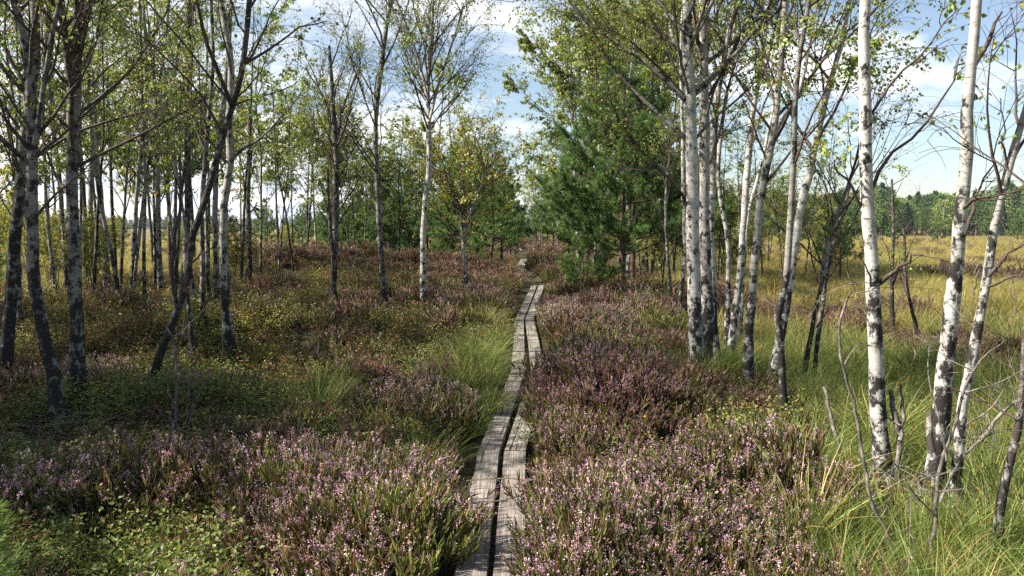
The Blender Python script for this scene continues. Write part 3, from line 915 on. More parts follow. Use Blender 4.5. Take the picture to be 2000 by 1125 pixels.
    hero('small birch with turning yellow leaves and a thin white foot', [(912, 592), (908, 520), (905, 475), (925, 400), (945, 350), (955, 290)], (8, 7, 5, 3), None, wht=0.8,
         extra=[([(905, 478), (900, 400), (905, 330), (915, 260)], (6, 3), None), ([(903, 420), (880, 370), (865, 320)], (4, 2), None)], nb=70, leaves=2300, first=1.3, blen=1.3, wts=W_YELLOW, dead=0.1, leaf=0.05, elev=(30, 65))
    # right
    limbA = [([(1340, 272), (1295, 222), (1220, 145), (1185, 80), (1145, 0)], 10), ([(1345, 410), (1320, 370), (1260, 320), (1215, 270), (1175, 215)], 7), ([(1345, 120), (1300, 60), (1245, 20), (1200, -20)], 7), ([(1346, 200), (1290, 140), (1230, 90), (1165, 60)], 6)]
    hero('tall white birch at the front of the clump, black notches down its lit side', [(1360, 748), (1358, 640), (1354, 500), (1352, 400), (1350, 300), (1348, 200), (1343, 80), (1342, 0)], (29, 25, 22, 16), 10.5, wht=1.0, limbs=limbA, nb=34, leaves=3600, first=2.6, blen=2.2, leafz=2.4, seed=3, sides=12)
    hero('white birch with a wholly black foot pressed against the tall front one', [(1379, 738), (1380, 600), (1378, 500), (1376, 400), (1376, 250), (1375, 150), (1372, 0)], (25, 23, 20, 14), 10.5, wht=0.75, limbs=[([(1378, 340), (1410, 260), (1440, 150), (1480, 60)], 7), ([(1376, 200), (1420, 110), (1450, 20)], 7)], nb=30, leaves=3200, first=2.6, blen=2.0, leafz=2.6, seed=4, sides=12, foot=0.5)
    hero('bright white birch foot half hidden behind the black footed trunk', [(1402, 728), (1394, 650), (1389, 560), (1388, 450), (1392, 330), (1400, 200), (1420, 80), (1440, 0)], (22, 17, 14, 9), 10, wht=1.0, nb=24, leaves=2200, first=2.8, blen=1.7, leafz=2.6)
    hero('thin white birch with a bend, next behind the clump of three', [(1420, 690), (1422, 560), (1421, 460), (1408, 390), (1403, 320), (1412, 230), (1430, 120), (1438, 0)], (10, 9, 7), 9, wht=0.8, nb=20, leaves=1600, first=2.2, blen=1.5, leafz=2.2)
    hero('smooth white birch leaning away from the clump, spotless bark', [(1423, 713), (1431, 647), (1444, 556), (1450, 460), (1460, 327), (1468, 240), (1480, 160), (1495, 60), (1500, 0)], (17, 14, 12, 9), 9.5, wht=1.0, nb=22, leaves=1900, first=2.2, blen=1.6, leafz=2.2)
    hero('thinnest white birch in the grass behind the smooth leaning one', [(1445, 665), (1450, 560), (1455, 480), (1465, 400), (1485, 330), (1500, 260), (1520, 160), (1530, 0)], (8, 7, 6), 8, wht=0.9, nb=18, leaves=1300, first=2.0, blen=1.3, leafz=2)
    hero('greyish birch with speckled bark leaning over the sedge', [(1460, 772), (1463, 660), (1470, 560), (1478, 450), (1487, 380), (1505, 290), (1513, 250), (1522, 150), (1535, 0)], (20, 17, 15, 11), 9, wht=0.55, limbs=[([(1487, 370), (1530, 300), (1570, 240)], 6), ([(1500, 320), (1470, 260), (1440, 200)], 5)], nb=26, leaves=2300, first=2.0, blen=1.6, leafz=2.0)
    hero('brownish trunk with a sharp elbow low above the grass', [(1537, 852), (1530, 760), (1524, 650), (1521, 603), (1532, 568), (1540, 480), (1545, 400), (1550, 300), (1553, 200), (1563, 100), (1575, 30), (1580, 0)], (15, 15, 13, 13, 10, 8), 7.5, wht=0.35, limbs=[([(1521, 603), (1510, 590), (1500, 580)], 6), ([(1550, 290), (1600, 240), (1640, 190)], 5)], nb=30, leaves=2600, first=1.9, blen=1.2, leafz=1.9)
    hero('long white birch leaning strongly towards the sunless side', [(1508, 748), (1520, 680), (1540, 560), (1555, 460), (1570, 380), (1590, 300), (1605, 220), (1625, 150), (1645, 80), (1660, 0)], (21, 17, 15, 12, 9), 9, wht=0.95, nb=28, leaves=2400, first=2.2, blen=1.6, leafz=2.2)
    hero('two thin whitish stems crossing above the grass, dead twigs low down', [(1570, 735), (1590, 620), (1610, 530), (1625, 450), (1650, 380), (1675, 300), (1690, 220)], (9, 8, 6, 4), None, wht=0.5, extra=[([(1588, 785), (1595, 680), (1606, 600), (1618, 520), (1640, 430), (1662, 360)], (10, 8, 5), None)], limbs=[([(1595, 640), (1620, 600), (1640, 590)], 4), ([(1610, 530), (1590, 470), (1570, 420)], 4)], nb=46, leaves=260, first=0.9, blen=1.0, dead=0.6)
    hero('straight white birch with an even trunk, nearest of the thick ones to the boardwalk side', [(1730, 972), (1718, 850), (1712, 720), (1705, 600), (1700, 480), (1692, 380), (1690, 250), (1688, 120), (1690, 0)], (35, 28, 26, 23, 20), 9, wht=0.97,
         limbs=[([(1708, 560), (1738, 520), (1760, 490)], 11), ([(1700, 380), (1735, 310), (1800, 260), (1870, 170), (1900, 100)], 8), ([(1692, 420), (1650, 360), (1610, 310)], 7), ([(1706, 600), (1690, 540), (1668, 500)], 6), ([(1690, 240), (1740, 160), (1800, 100), (1850, 20)], 6)], nb=22, leaves=2300, first=2.0, blen=1.5, leafz=1.9, seed=2, sides=14)
    hero('thick white birch with a charred looking black foot and a snapped stub', [(1800, 992), (1825, 930), (1838, 830), (1845, 740), (1860, 600), (1868, 520), (1878, 400), (1888, 250), (1897, 130), (1907, 0)], (36, 34, 30, 25, 21, 18), 9.5, wht=0.9,
         extra=[([(1823, 900), (1816, 850), (1815, 808)], (16, 10), None), ([(1907, 195), (1903, 185), (1897, 192)], (8, 6), None)], limbs=[([(1900, 130), (1935, 90), (1965, 40), (1995, 0)], 12), ([(1878, 470), (1915, 430), (1950, 385), (2000, 320)], 10), ([(1862, 420), (1845, 390), (1852, 380)], 8)], nb=16, leaves=260, first=2.3, blen=0.9, leafz=3, dead=0.5, seed=5, sides=14, foot=0.25)
    hero('slanting birch bending out of frame with bare dark branches', [(1862, 1012), (1872, 890), (1880, 800), (1895, 720), (1915, 620), (1930, 520), (1945, 430), (1970, 330), (1985, 280), (2003, 210)], (21, 20, 18, 15, 12), 6.5, wht=0.85, limbs=[([(1930, 540), (1960, 500), (2005, 460)], 9), ([(1930, 560), (1965, 540), (2005, 520)], 6), ([(1968, 330), (1950, 270), (1938, 200)], 5)], nb=26, leaves=150, first=1.3, blen=0.9, leafz=2.6, dead=0.6, sides=12)
    hero('thin rough birch leaning out at the corner above the rushes', [(1945, 1085), (1960, 950), (1990, 830), (1998, 750), (2006, 600), (2010, 450)], (18, 15, 13, 10), 5.5, wht=0.55, limbs=[([(1990, 820), (1960, 800), (1910, 780)], 6)], nb=16, leaves=200, first=1.2, blen=0.8, dead=0.5, leafz=2.5)
    hero('thin grey sapling in the open meadow between the thick white trunks', [(1743, 640), (1742, 540), (1745, 450), (1742, 350)], (8, 6, 4), None, wht=0.15, limbs=[([(1743, 560), (1760, 530), (1780, 520)], 4)], nb=40, leaves=120, first=0.6, blen=0.6, dead=0.5)
    hero('crooked bare sapling beside the grey one in the meadow', [(1795, 660), (1780, 600), (1768, 540), (1765, 450), (1758, 420)], (7, 6, 3), None, wht=0.15, nb=50, leaves=40, first=0.4, blen=0.5, dead=0.7)
    hero('thin white birch standing behind the dark pine foot', [(1230, 560), (1231, 480), (1228, 400), (1225, 250)], (14, 12, 8), 9, wht=0.45, nb=20, leaves=1500, first=3.5, blen=1.5, leafz=3)
    hero('white birch with a curved foot between the pine and the white clump', [(1328, 615), (1330, 570), (1337, 520), (1335, 420), (1333, 250), (1330, 100)], (9, 8, 6), 10, wht=0.85, nb=20, leaves=2200, first=4, blen=1.6, leafz=4)
    hero('thin twiggy birch before the pine, branches upswept', [(1312, 600), (1304, 500), (1300, 400), (1306, 320), (1318, 240)], (7, 6, 3), None, wht=0.3, nb=60, leaves=350, first=0.8, blen=0.9, dead=0.5, elev=(50, 75))


build_heroes()
# ================================================================== dead wood
def dead(name, label, lines, cat, group=None, depth=None, mat=M_DEAD, basez=0.0, wig=0.008, twigs=0, seed=0, tlen=0.35):
    """lines: list of (pixel pts, (w0, w1)); all at the depth of the first base"""
    g = np.random.default_rng(seed + int(lines[0][0][0][0]))
    d = depth or on_plane(*lines[0][0][0], basez)[1]
    tr = MB(); base = None; ps = []
    for k, (pts, w) in enumerate(lines):
        P = px_path(pts, d, 0)
        P[:, 1] += np.linspace(0, g.normal(0, 0.12), len(P))
        Rd = 0.39 * np.linspace(w[0], w[1], len(P)) * d / F
        if k == 0:
            base = P[0].copy()
            P = np.vstack([P[0] + (P[0] - P[1]) / np.linalg.norm(P[0] - P[1]) * 0.15, P]); Rd = np.r_[Rd[0] * 1.15, Rd]
        P2, R2 = resample(P, Rd, len(P) * 3)
        P2 = P2 + g.normal(0, wig, P2.shape) * np.minimum(1, R2 / 0.02)[:, None]; R2 = R2 * (1 + g.normal(0, 0.07, len(R2)))
        V, Q, rr = tubes(P2[None], R2[None], 7); tr.add(V, Q, attr=stem_attr(V, rr, 0.3, base[2]))
        ps.append((P2, R2))
    for _ in range(twigs):
        P2, R2 = ps[g.integers(len(ps))]; i = g.integers(len(P2) // 3, len(P2))
        D = norm(g.normal(0, 1, (1, 3)) + np.array([[0, 0, 0.5]]))
        Pt = grow(P2[i][None], D, np.array([tlen * g.uniform(0.4, 1.4)]), 7, 0.02, 0.22, g)
        V, Q, rr = tubes(Pt, np.linspace(min(R2[i] * 0.6, 0.006), 0.0016, 7)[None], 4); tr.add(V, Q, attr=stem_attr(V, rr, 0.3, base[2]))
        S, T = Pt[0, 3:6], norm(Pt[0, 4:7] - Pt[0, 3:6])
        Pt2 = grow(S, norm(T + g.normal(0, 0.6, (3, 3))), tlen * g.uniform(0.2, 0.6, 3), 5, 0.02, 0.2, g)
        V, Q, rr = tubes(Pt2, np.linspace(0.0028, 0.0012, 5)[None].repeat(3, 0), 3); tr.add(V, Q, attr=stem_attr(V, rr, 0.3, base[2]))
    o = bpy.data.objects.new(name, tr.mesh(name, [mat], True, base)); o.location = base
    return tag(link(o), label, cat, group)


dead('dead_sapling', 'pale dead sapling curving up in front of the straight white birch', [([(1757, 1122), (1735, 1050), (1705, 980), (1690, 900), (1672, 790), (1652, 710), (1645, 650), (1660, 600), (1672, 570)], (11, 5)), ([(1672, 572), (1662, 548), (1655, 530)], (4, 2)), ([(1672, 572), (1678, 560)], (4, 2)), ([(1665, 590), (1690, 620), (1702, 660)], (5, 2))], 'sapling', twigs=3)
dead('dead_stump', 'thin grey stump post with a snapped top, standing in the sedge', [([(1655, 935), (1645, 880), (1638, 820), (1631, 768)], (13, 8))], 'stump')
dead('dead_stump', 'forked broken stump beside the straight white birch', [([(1765, 985), (1757, 930), (1760, 860), (1752, 800), (1748, 765)], (20, 13)), ([(1760, 860), (1770, 800), (1773, 756)], (12, 7)), ([(1757, 830), (1745, 822), (1738, 818)], (5, 3))], 'stump')
dead('dead_stump', 'thin dark dead rod next to the forked broken stump', [([(1738, 900), (1741, 850), (1746, 790)], (4, 2))], 'stump')
dead('bare_shrub', 'leafless pale shrub of crossing twigs among the rushes', [([(1812, 1120), (1830, 1000), (1845, 920), (1875, 850), (1905, 760), (1950, 700), (2000, 670)], (12, 4)), ([(1835, 980), (1890, 900), (1950, 860), (2005, 850)], (7, 3)), ([(1850, 900), (1846, 820), (1836, 740), (1850, 680)], (6, 2)), ([(1830, 1010), (1780, 960), (1740, 900), (1712, 880)], (5, 2)), ([(1885, 830), (1940, 800), (1985, 740)], (5, 2))], 'shrub', twigs=26, tlen=0.3)
dead('bare_shrub', 'spreading dead branch crossing low behind the thin corner birch', [([(1880, 905), (1915, 860), (1960, 800), (2005, 770)], (12, 6)), ([(1915, 860), (1945, 870), (1990, 850)], (5, 2))], 'shrub', depth=5.9, twigs=10)
dead('dead_sapling', 'thin dead sapling with a crook halfway up, in front of the dark leaning trunk', [([(342, 862), (344, 770), (342, 700), (335, 660), (322, 640)], (10, 5)), ([(343, 700), (356, 660), (362, 620)], (5, 3)), ([(340, 850), (330, 830), (322, 812)], (5, 3))], 'sapling', twigs=4)
dead('bare_shrub', 'small leafless twiggy bush beside the dead crooked sapling', [([(365, 860), (366, 800), (372, 740)], (4, 2)), ([(365, 840), (385, 780), (398, 740)], (4, 2)), ([(366, 830), (350, 780)], (3, 2))], 'shrub', twigs=10, tlen=0.25)
dead('dead_snag', 'broken off grey birch snag among bilberry behind the leaning trunk', [([(374, 722), (370, 663), (358, 600), (347, 520), (342, 480)], (13, 10))], 'snag', mat=M_BARK)
dead('dead_snag', 'tall dead trunk with a jagged top and dark bracket lumps', [([(487, 575), (487, 480), (484, 380), (488, 280), (486, 208)], (15, 11)), ([(484, 420), (498, 405), (505, 395)], (6, 3)), ([(489, 330), (496, 325)], (7, 4)), ([(484, 310), (478, 305)], (7, 4)), ([(489, 240), (494, 232)], (6, 3))], 'snag', twigs=5, mat=M_BARK)
dead('root_stub', 'pale bare root limb slanting from the foot of the jagged dead trunk', [([(463, 588), (475, 562), (484, 525)], (7, 9))], 'root', depth=on_plane(487, 575, 0)[1] - 0.25)
dead('dead_snag', 'short splintered grey snag in heather near the white clump', [([(1322, 690), (1322, 650), (1318, 630), (1310, 605)], (5, 3)), ([(1314, 655), (1312, 640)], (7, 5)), ([(1322, 650), (1328, 620)], (4, 2))], 'snag', twigs=2)
dead('dead_sapling', 'tiny dark dead twig standing in the pink heather beside the boardwalk', [([(1214, 700), (1212, 650), (1206, 610)], (4, 2)), ([(1212, 650), (1218, 625)], (3, 1))], 'sapling', twigs=4, tlen=0.25)
dead('dead_branch', 'bent dead branch lying low over the sedge behind the purple mound', [([(1370, 800), (1410, 785), (1450, 772), (1487, 765)], (5, 2)), ([(1440, 776), (1425, 790), (1400, 810)], (3, 2))], 'branch', depth=7.9)
dead('dead_stub', 'short thin leaning dead stick beyond the grass tussock', [([(455, 632), (468, 618), (478, 600)], (6, 5))], 'stick', depth=13.4)
dead('dead_stump', 'weathered dead post standing in the open meadow', [([(1900, 590), (1900, 555), (1905, 525)], (6, 3)), ([(1902, 535), (1912, 512)], (3, 2))], 'stump')

# fallen log with a pale broken end
_b = on_plane(165, 640, 0.02); g = np.random.default_rng(77)
tr = MB()
for P, r0, r1 in (([(-0.6, 0.2, 0.10), (-0.2, 0.05, 0.13), (0.3, -0.03, 0.12), (0.75, -0.1, 0.06)], 0.07, 0.05), ([(-0.1, -0.1, 0.16), (0.25, -0.18, 0.18), (0.6, -0.25, 0.24)], 0.035, 0.012), ([(0.1, -0.05, 0.14), (0.4, 0.1, 0.24), (0.8, 0.2, 0.3)], 0.02, 0.006), ([(0.3, -0.1, 0.14), (0.42, -0.3, 0.05), (0.5, -0.42, -0.04)], 0.03, 0.012)):
    P2, R2 = resample(np.array(P) * 1.0, np.linspace(r0, r1, len(P)), 12); P2 += g.normal(0, 0.006, P2.shape); R2 *= 1 + g.normal(0, 0.08, 12)
    V, Q, rr = tubes(P2[None], R2[None], 8); tr.add(V, Q)
o = tag(link(bpy.data.objects.new('fallen_log', tr.mesh('fallen_log', [simple_bark('rotten_log', (0.03, 0.02, 0.014), (0.09, 0.05, 0.035), (0.17, 0.12, 0.09))]))), 'dark fallen log with splintered branches lying among red bilberry', 'log'); o.location = _b
_b = on_plane(126, 618, 0.05)
P2, R2 = resample(np.array([(0, 0, -0.15), (0.01, 0, 0.05), (0.05, 0.02, 0.2), (0.12, 0.03, 0.3)]), np.array([0.07, 0.065, 0.05, 0.025]), 9)
tr = MB(); V, Q, rr = tubes(P2[None], R2[None], 9); tr.add(V, Q, attr=stem_attr(V, np.full(len(V), 0.06), 1.0, -3))
o = tag(link(bpy.data.objects.new('birch_stump', tr.mesh('birch_stump', [M_BARK]))), 'short bright white birch stump by the fallen log', 'stump'); o.location = _b

# litter of dead twigs by the stout grey birches
def twig_pile(name, cu, cv, rx, ry, n, seed):
    g = np.random.default_rng(seed); c = on_plane(cu, cv, 0.05)
    a = g.random(n) * 6.283; r = np.sqrt(g.random(n))
    x = c[0] + np.cos(a) * r * rx; y = c[1] + np.sin(a) * r * ry
    S = np.stack([x, y, H(x, y) + g.uniform(0.03, 0.16, n)], 1)
    az = g.random(n) * 6.283
    D = np.stack([np.cos(az), np.sin(az), g.normal(0, 0.12, n)], 1)
    P = grow(S, D, g.uniform(0.12, 0.55, n), 6, -0.01, 0.12, g)
    V, Q, _ = tubes(P, g.uniform(0.002, 0.007, (n, 1)) * np.linspace(1, 0.5, 6)[None], 4)
    mb = MB(); mb.add(V, Q)
    return tag(link(bpy.data.objects.new(name, mb.mesh(name, [M_TWIG]))), kind='stuff')


twig_pile('twig_litter', 60, 885, 0.75, 0.42, 300, 5)
twig_pile('twig_litter', 190, 830, 0.5, 0.35, 90, 6)
twig_pile('twig_litter', 640, 1085, 0.35, 0.2, 60, 7)
twig_pile('twig_litter', 1120, 960, 0.3, 0.25, 50, 8)

# ================================================================== pines
_p = on_plane(1214, 572, 0.05)
pine('big bushy dark green pine beside the boardwalk, reddish trunk', _p, 5.7, 0.8, 2.6, 11, 7, 31, rad=0.10, tuft=0.12, nneed=15, needw=0.011, dens=1.25, elev=(-5, 25))
_p = on_plane(1240, 566, 0.05) + np.array([0.1, 1.2, 0])
pine('dark narrow pine pressed behind the big bushy one', _p, 4.9, 1.2, 1.8, 10, 5, 32, rad=0.08, tuft=0.12, nneed=14, needw=0.011)
_p = on_plane(1146, 582, 0.0)
pine('low bright green pine sapling at the foot of the big bushy pine', _p, 1.35, 0.10, 1.05, 6, 6, 33, rad=0.02, tuft=0.095, nneed=16, needw=0.009, dead_low=False, wts=(0, 3, 6, 0.3), dens=1.2, elev=(0, 40))
_p = on_plane(961, 547, 0.1)
pine('young pine with a thin dark trunk by the boardwalk, next to the yellowing birch', _p, 4.4, 0.9, 1.45, 11, 5, 34, rad=0.055, tuft=0.10, nneed=15, needw=0.012, wts=(2, 5, 4, 0.2), elev=(0, 28))
_p = on_plane(903, 530, 0.15)
pine('dark trunked pine right behind the yellowing birch', _p, 4.5, 1.0, 1.8, 10, 5, 35, rad=0.06, tuft=0.11, nneed=15, needw=0.012, wts=(2, 5, 4, 0.2), elev=(0, 28))
_p = on_plane(335, 560, 0.05)
pine('shaded pine inside the birch thicket with dead lower branches', _p, 6.0, 2.4, 2.0, 8, 5, 36, rad=0.08, tuft=0.11, nneed=12, needw=0.009, wts=(6, 4, 1, 0.3))
pine('bright green pine tip poking in at the bottom corner', (-2.24, 3.22, -0.05), 0.50, 0.1, 0.27, 4, 6, 37, rad=0.012, tuft=0.07, nneed=24, needw=0.0028, dead_low=False, wts=(0, 0, 7, 0), dens=0.8, elev=(15, 55), name='pine_sapling')
pine('lower green pine tip beside the bottom corner one', (-1.90, 3.08, -0.05), 0.27, 0.08, 0.18, 3, 5, 38, rad=0.008, tuft=0.055, nneed=20, needw=0.0022, dead_low=False, wts=(0, 2, 7, 0), dens=1.5, elev=(15, 55), name='pine_sapling')
_p = on_plane(1640, 548, -0.05)
pine('small round bog pine behind the crossing thin stems', _p, 2.7, 0.35, 1.1, 8, 5, 39, rad=0.05, tuft=0.11, nneed=12, needw=0.010, dead_low=False)
_p = on_plane(2, 620, 0.0)
pine('small light green pine at the frame edge behind the thick grey birch', _p + np.array([-0.35, 0, 0]), 1.9, 0.4, 0.9, 6, 5, 40, rad=0.03, tuft=0.09, nneed=12, needw=0.008, wts=(1, 3, 5, 0.2))

# ================================================================== background trees (copies share meshes)
def proto_birch(seed, height, nst, leaves, wts, wht, blen, first, leaf=0.06, nb=22):
    g = np.random.default_rng(seed); stems = []
    for k in range(nst):
        az = g.random() * 6.28; ln = g.uniform(0.02, 0.10) if nst == 1 else g.uniform(0.10, 0.20)
        hh = height * g.uniform(0.8, 1.0); n = 6
        t = np.linspace(0, 1, n)[:, None]
        P = np.array([0.06 * k * math.cos(az), 0.06 * k * math.sin(az), -0.2]) + t * np.array([math.cos(az) * ln * hh * 0.8, math.sin(az) * ln * hh * 0.8, hh + 0.2]) + g.normal(0, 0.06, (n, 3)) * t
        r = (0.055 if nst == 1 else 0.045) * height / 8
        stems.append((P, r * np.linspace(1.15, 0.12, n)))
    tr, cr = birch_meshes(stems, g, wht=wht, nb=nb, blen=blen, first=first, leaves=leaves, leaf=leaf, wts=wts, dead=0.08, sides=6, twigs=3, elev=(38, 70))
    return tr.mesh('trunk', [M_BARK, M_LEAF]), cr.mesh('crown', [M_BARK, M_LEAF], False)


def proto_pine(seed, height, first, blen, nwh, per, wts=(4, 5, 3, 0.2), needw=0.017, nneed=11):
    g = np.random.default_rng(seed); n = 6
    P = np.array([[g.normal(0, 0.03), g.normal(0, 0.03), -0.15 + (height + 0.15) * t] for t in np.linspace(0, 1, n)])
    tr, cr = pine_meshes(P, 0.016 * height * np.linspace(1.1, 0.12, n), g, 0.0, first, blen, nwh, per, tuft=0.13, nneed=nneed, needw=needw, wts=wts)
    return tr.mesh('trunk', [M_PINE, M_NEEDLE]), cr.mesh('crown', [M_PINE, M_NEEDLE], False)


PB = [proto_birch(201, 8, 1, 3600, W_GREEN, 0.7, 1.7, 2.2), proto_birch(202, 8, 2, 4200, W_GREEN, 0.35, 1.6, 2.2), proto_birch(203, 8, 1, 3000, W_YELLOW, 0.8, 1.5, 2.0),
      proto_birch(204, 8, 3, 4600, W_GREEN, 0.25, 1.5, 2.2), proto_birch(205, 8, 1, 2300, W_DARK, 0.1, 1.4, 2.4), proto_birch(206, 4, 4, 3600, (3, 4, 3, 1, 2), 0.4, 1.1, 0.5, nb=44)]
PP = [proto_pine(301, 6, 1.2, 2.0, 11, 5), proto_pine(302, 5, 0.8, 1.8, 10, 5, (2, 5, 4, 0.2)), proto_pine(303, 7, 2.2, 2.0, 10, 5), proto_pine(304, 3, 0.4, 1.3, 7, 5, (2, 4, 4, 0.3))]
def proto_thin(seed):
    g = np.random.default_rng(seed); n = 7; t = np.linspace(0, 1, n)[:, None]; az = g.random() * 6.28
    P = np.array([0, 0, -0.2]) + t * np.array([0.7 * math.cos(az), 0.7 * math.sin(az), 7.2]) + g.normal(0, 0.07, (n, 3)) * t
    tr, cr = birch_meshes([(P, 0.031 * np.linspace(1.2, 0.12, n))], g, wht=g.choice([0.05, 0.2, 0.5]), nb=20, blen=1.1, first=1.6, leaves=900, leaf=0.04, wts=W_DARK, dead=0.25, sides=6, twigs=3, elev=(45, 75), leafz=2.4)
    return tr.mesh('trunk', [M_BARK, M_LEAF]), cr.mesh('crown', [M_BARK, M_LEAF], False)


PT = [proto_thin(k) for k in (801, 802, 803, 804)]
gb = np.random.default_rng(404)


def plant_tree(protos, k, x, y, sc, name, label, group, cat='tree', squash=1.0):
    tm, cm = protos[k]
    e = thing(name, (x, y, float(H(x, y))), label, cat, group, gb.random() * 6.28)
    e.scale = (sc * squash, sc * squash, sc)
    link(bpy.data.objects.new('trunk', tm), e); link(bpy.data.objects.new('crown', cm), e)
    return e


def bg(kind, items, label, group, name, protos):
    for (u, y, vtop, k) in items:
        x = (u - 1000) * y / F
        z = float(H(x, y)); top = at_depth(u, vtop, y)[2]
        ht = {id(PB): [7.6, 7.4, 7.6, 7.4, 7.6, 3.8], id(PP): [6.2, 5.2, 7.2, 3.1]}[id(protos)][k]
        sc = max(0.25, (top - z) / ht)
        plant_tree(protos, k, x, y, sc, name, label, group, squash=1.0 if sc < 1.2 else 0.9)


bg('b', [(522, 33, 330, 4), (545, 31, 160, 4), (572, 33, 190, 0), (598, 34, 150, 1), (620, 36, 190, 0), (636, 35, 230, 3)], 'slim birch in the loose row along the back of the heather slope', 'birches along the heather slope', 'birch_tree', PB)
bg('b', [(690, 34, 290, 3), (712, 33, 260, 1), (742, 36, 250, 0), (778, 34, 220, 4), (802, 36, 250, 1), (730, 44, 290, 0), (668, 46, 300, 3), (820, 44, 300, 0)], 'birch in the dense middle stand behind the clean white birch', 'birches of the middle stand', 'birch_tree', PB)
bg('b', [(856, 32, 110, 4), (884, 34, 130, 4)], 'tall slender birch rising behind the fan shaped white birch', 'tall slender pair of birches', 'birch_tree', PB)
bg('b', [(1132, 27, 30, 0), (1152, 29, -60, 1), (1180, 26, -90, 0), (1205, 30, -80, 3), (1265, 28, -60, 1), (1290, 32, 10, 0), (1250, 35, -10, 3), (1110, 38, 190, 0), (1160, 40, 60, 1), (1225, 33, -60, 0)], 'tall leafy birch towering behind the big bushy pine', 'leafy birches behind the pine', 'birch_tree', PB)
bg('b', [(1062, 60, 320, 3), (1040, 75, 355, 1), (1090, 52, 270, 0), (978, 62, 340, 3), (955, 56, 300, 1)], 'pale green birch beside the far end of the boardwalk', 'far birches along the path', 'birch_tree', PB)
bg('b', [(1310, 30, 330, 5), (1345, 34, 340, 5), (1405, 30, 380, 5), (1385, 40, 300, 1), (1440, 38, 300, 2), (1500, 42, 330, 1), (1545, 36, 390, 5), (1600, 44, 360, 2), (1290, 42, 200, 0), (1560, 60, 360, 0)], 'slight birch in the open thicket behind the white clump', 'thicket birches on the meadow edge', 'birch_tree', PB)
bg('b', [(40, 24, 120, 2), (105, 30, 150, 4), (150, 26, 20, 4), (195, 31, 80, 4), (225, 24, -40, 4), (300, 33, 100, 4), (340, 27, 10, 4), (380, 31, 60, 4), (405, 25, -20, 4), (440, 30, 110, 2), (470, 36, 160, 0), (270, 42, 180, 2)],
   'thin birch in the crowded stand behind the stout grey birches', 'crowded birches of the thicket', 'birch_tree', PB)
bg('b', [(60, 26, 400, 5), (100, 22, 430, 5), (10, 30, 400, 5), (215, 32, 435, 5), (350, 30, 445, 5), (180, 20, 430, 5), (455, 24, 430, 5),  (1120, 34, 430, 5)], 'low bushy birch with brown and yellow leaves under taller trees', 'low bushy birches', 'birch_bush', PB)
bg('p', [(690, 38, 370, 1), (730, 42, 330, 0), (770, 37, 380, 1), (800, 40, 320, 0), (835, 38, 350, 1), (868, 34, 370, 1), (935, 36, 285, 0), (982, 34, 320, 1), (996, 45, 350, 0), (900, 48, 280, 2), (760, 55, 320, 2), (650, 44, 360, 0), (590, 52, 400, 1)], 'green pine standing among the middle birches', 'pines of the middle stand', 'pine_tree', PP)
bg('p', [(1048, 66, 385, 1), (1080, 58, 330, 0), (1110, 48, 300, 2), (1032, 95, 410, 0), (1012, 90, 390, 2), (990, 80, 370, 0), (1150, 44, 300, 0)], 'pine beside the far end of the boardwalk', 'far pines along the path', 'pine_tree', PP)
bg('p', [(1300, 46, 330, 1), (1360, 52, 350, 0), (1470, 62, 400, 1), (1420, 70, 380, 0), (1580, 70, 410, 3), (1690, 80, 430, 3), (1745, 95, 425, 3), (1830, 90, 425, 3), (1930, 110, 410, 3), (1870, 120, 420, 1), (1985, 95, 415, 3), (1520, 85, 400, 1)], 'small bog pine scattered on the open meadow', 'bog pines on the meadow', 'pine_tree', PP)
bg('p', [(20, 60, 400, 1), (50, 70, 390, 0), (-10, 55, 385, 1), (80, 85, 410, 3), (400, 70, 420, 3), (510, 60, 415, 3), (235, 90, 425, 3), (330, 75, 420, 1), (560, 80, 420, 0)], 'distant bog pine beyond the birch thicket', 'bog pines beyond the thicket', 'pine_tree', PP)
bg('p', [(520, 75, 400, 1), (600, 66, 390, 0), (640, 70, 370, 1), (700, 62, 350, 0), (745, 72, 340, 1), (790, 66, 345, 0), (850, 60, 340, 1), (905, 66, 330, 0), (950, 70, 350, 1), (1000, 110, 405, 0), (1022, 120, 415, 1), (1046, 105, 400, 0), (1070, 90, 380, 1), (1100, 70, 330, 0), (1140, 66, 330, 1), (1180, 60, 320, 0), (1225, 56, 330, 1), (1265, 62, 340, 0)], 'dark pine in the closed stand at the far end of the boardwalk', 'pines closing the view', 'pine_tree', PP)
bg('b', [(560, 40, 450, 5), (1180, 40, 420, 5), (1220, 44, 410, 5), (1270, 38, 430, 5), (1330, 46, 430, 5), (1375, 32, 450, 5), (1480, 34, 450, 5), (1620, 30, 460, 5)], 'low bushy birch with brown and yellow leaves under taller trees', 'low bushy birches', 'birch_bush', PB)
for j, (u, y, sc) in enumerate([(30, 12.5, 1.0), (62, 15, 1.1), (152, 13.5, 1.0), (178, 17, 1.1), (228, 19, 1.2), (280, 15.5, 1.1), (298, 18.5, 1.2), (332, 13.2, 1.0), (352, 20, 1.2), (384, 15.5, 1.0), (408, 18, 1.1), (468, 19.5, 1.15), (506, 21, 1.1), (-15, 10, 1.0), (540, 25, 1.1), (576, 23.5, 1.0)]):
    plant_tree(PT, j % 4, (u - 1000) * y / F, y, sc, 'birch_tree', 'very thin dark birch stem between the thicker trunks of the thicket', 'very thin birches of the thicket')
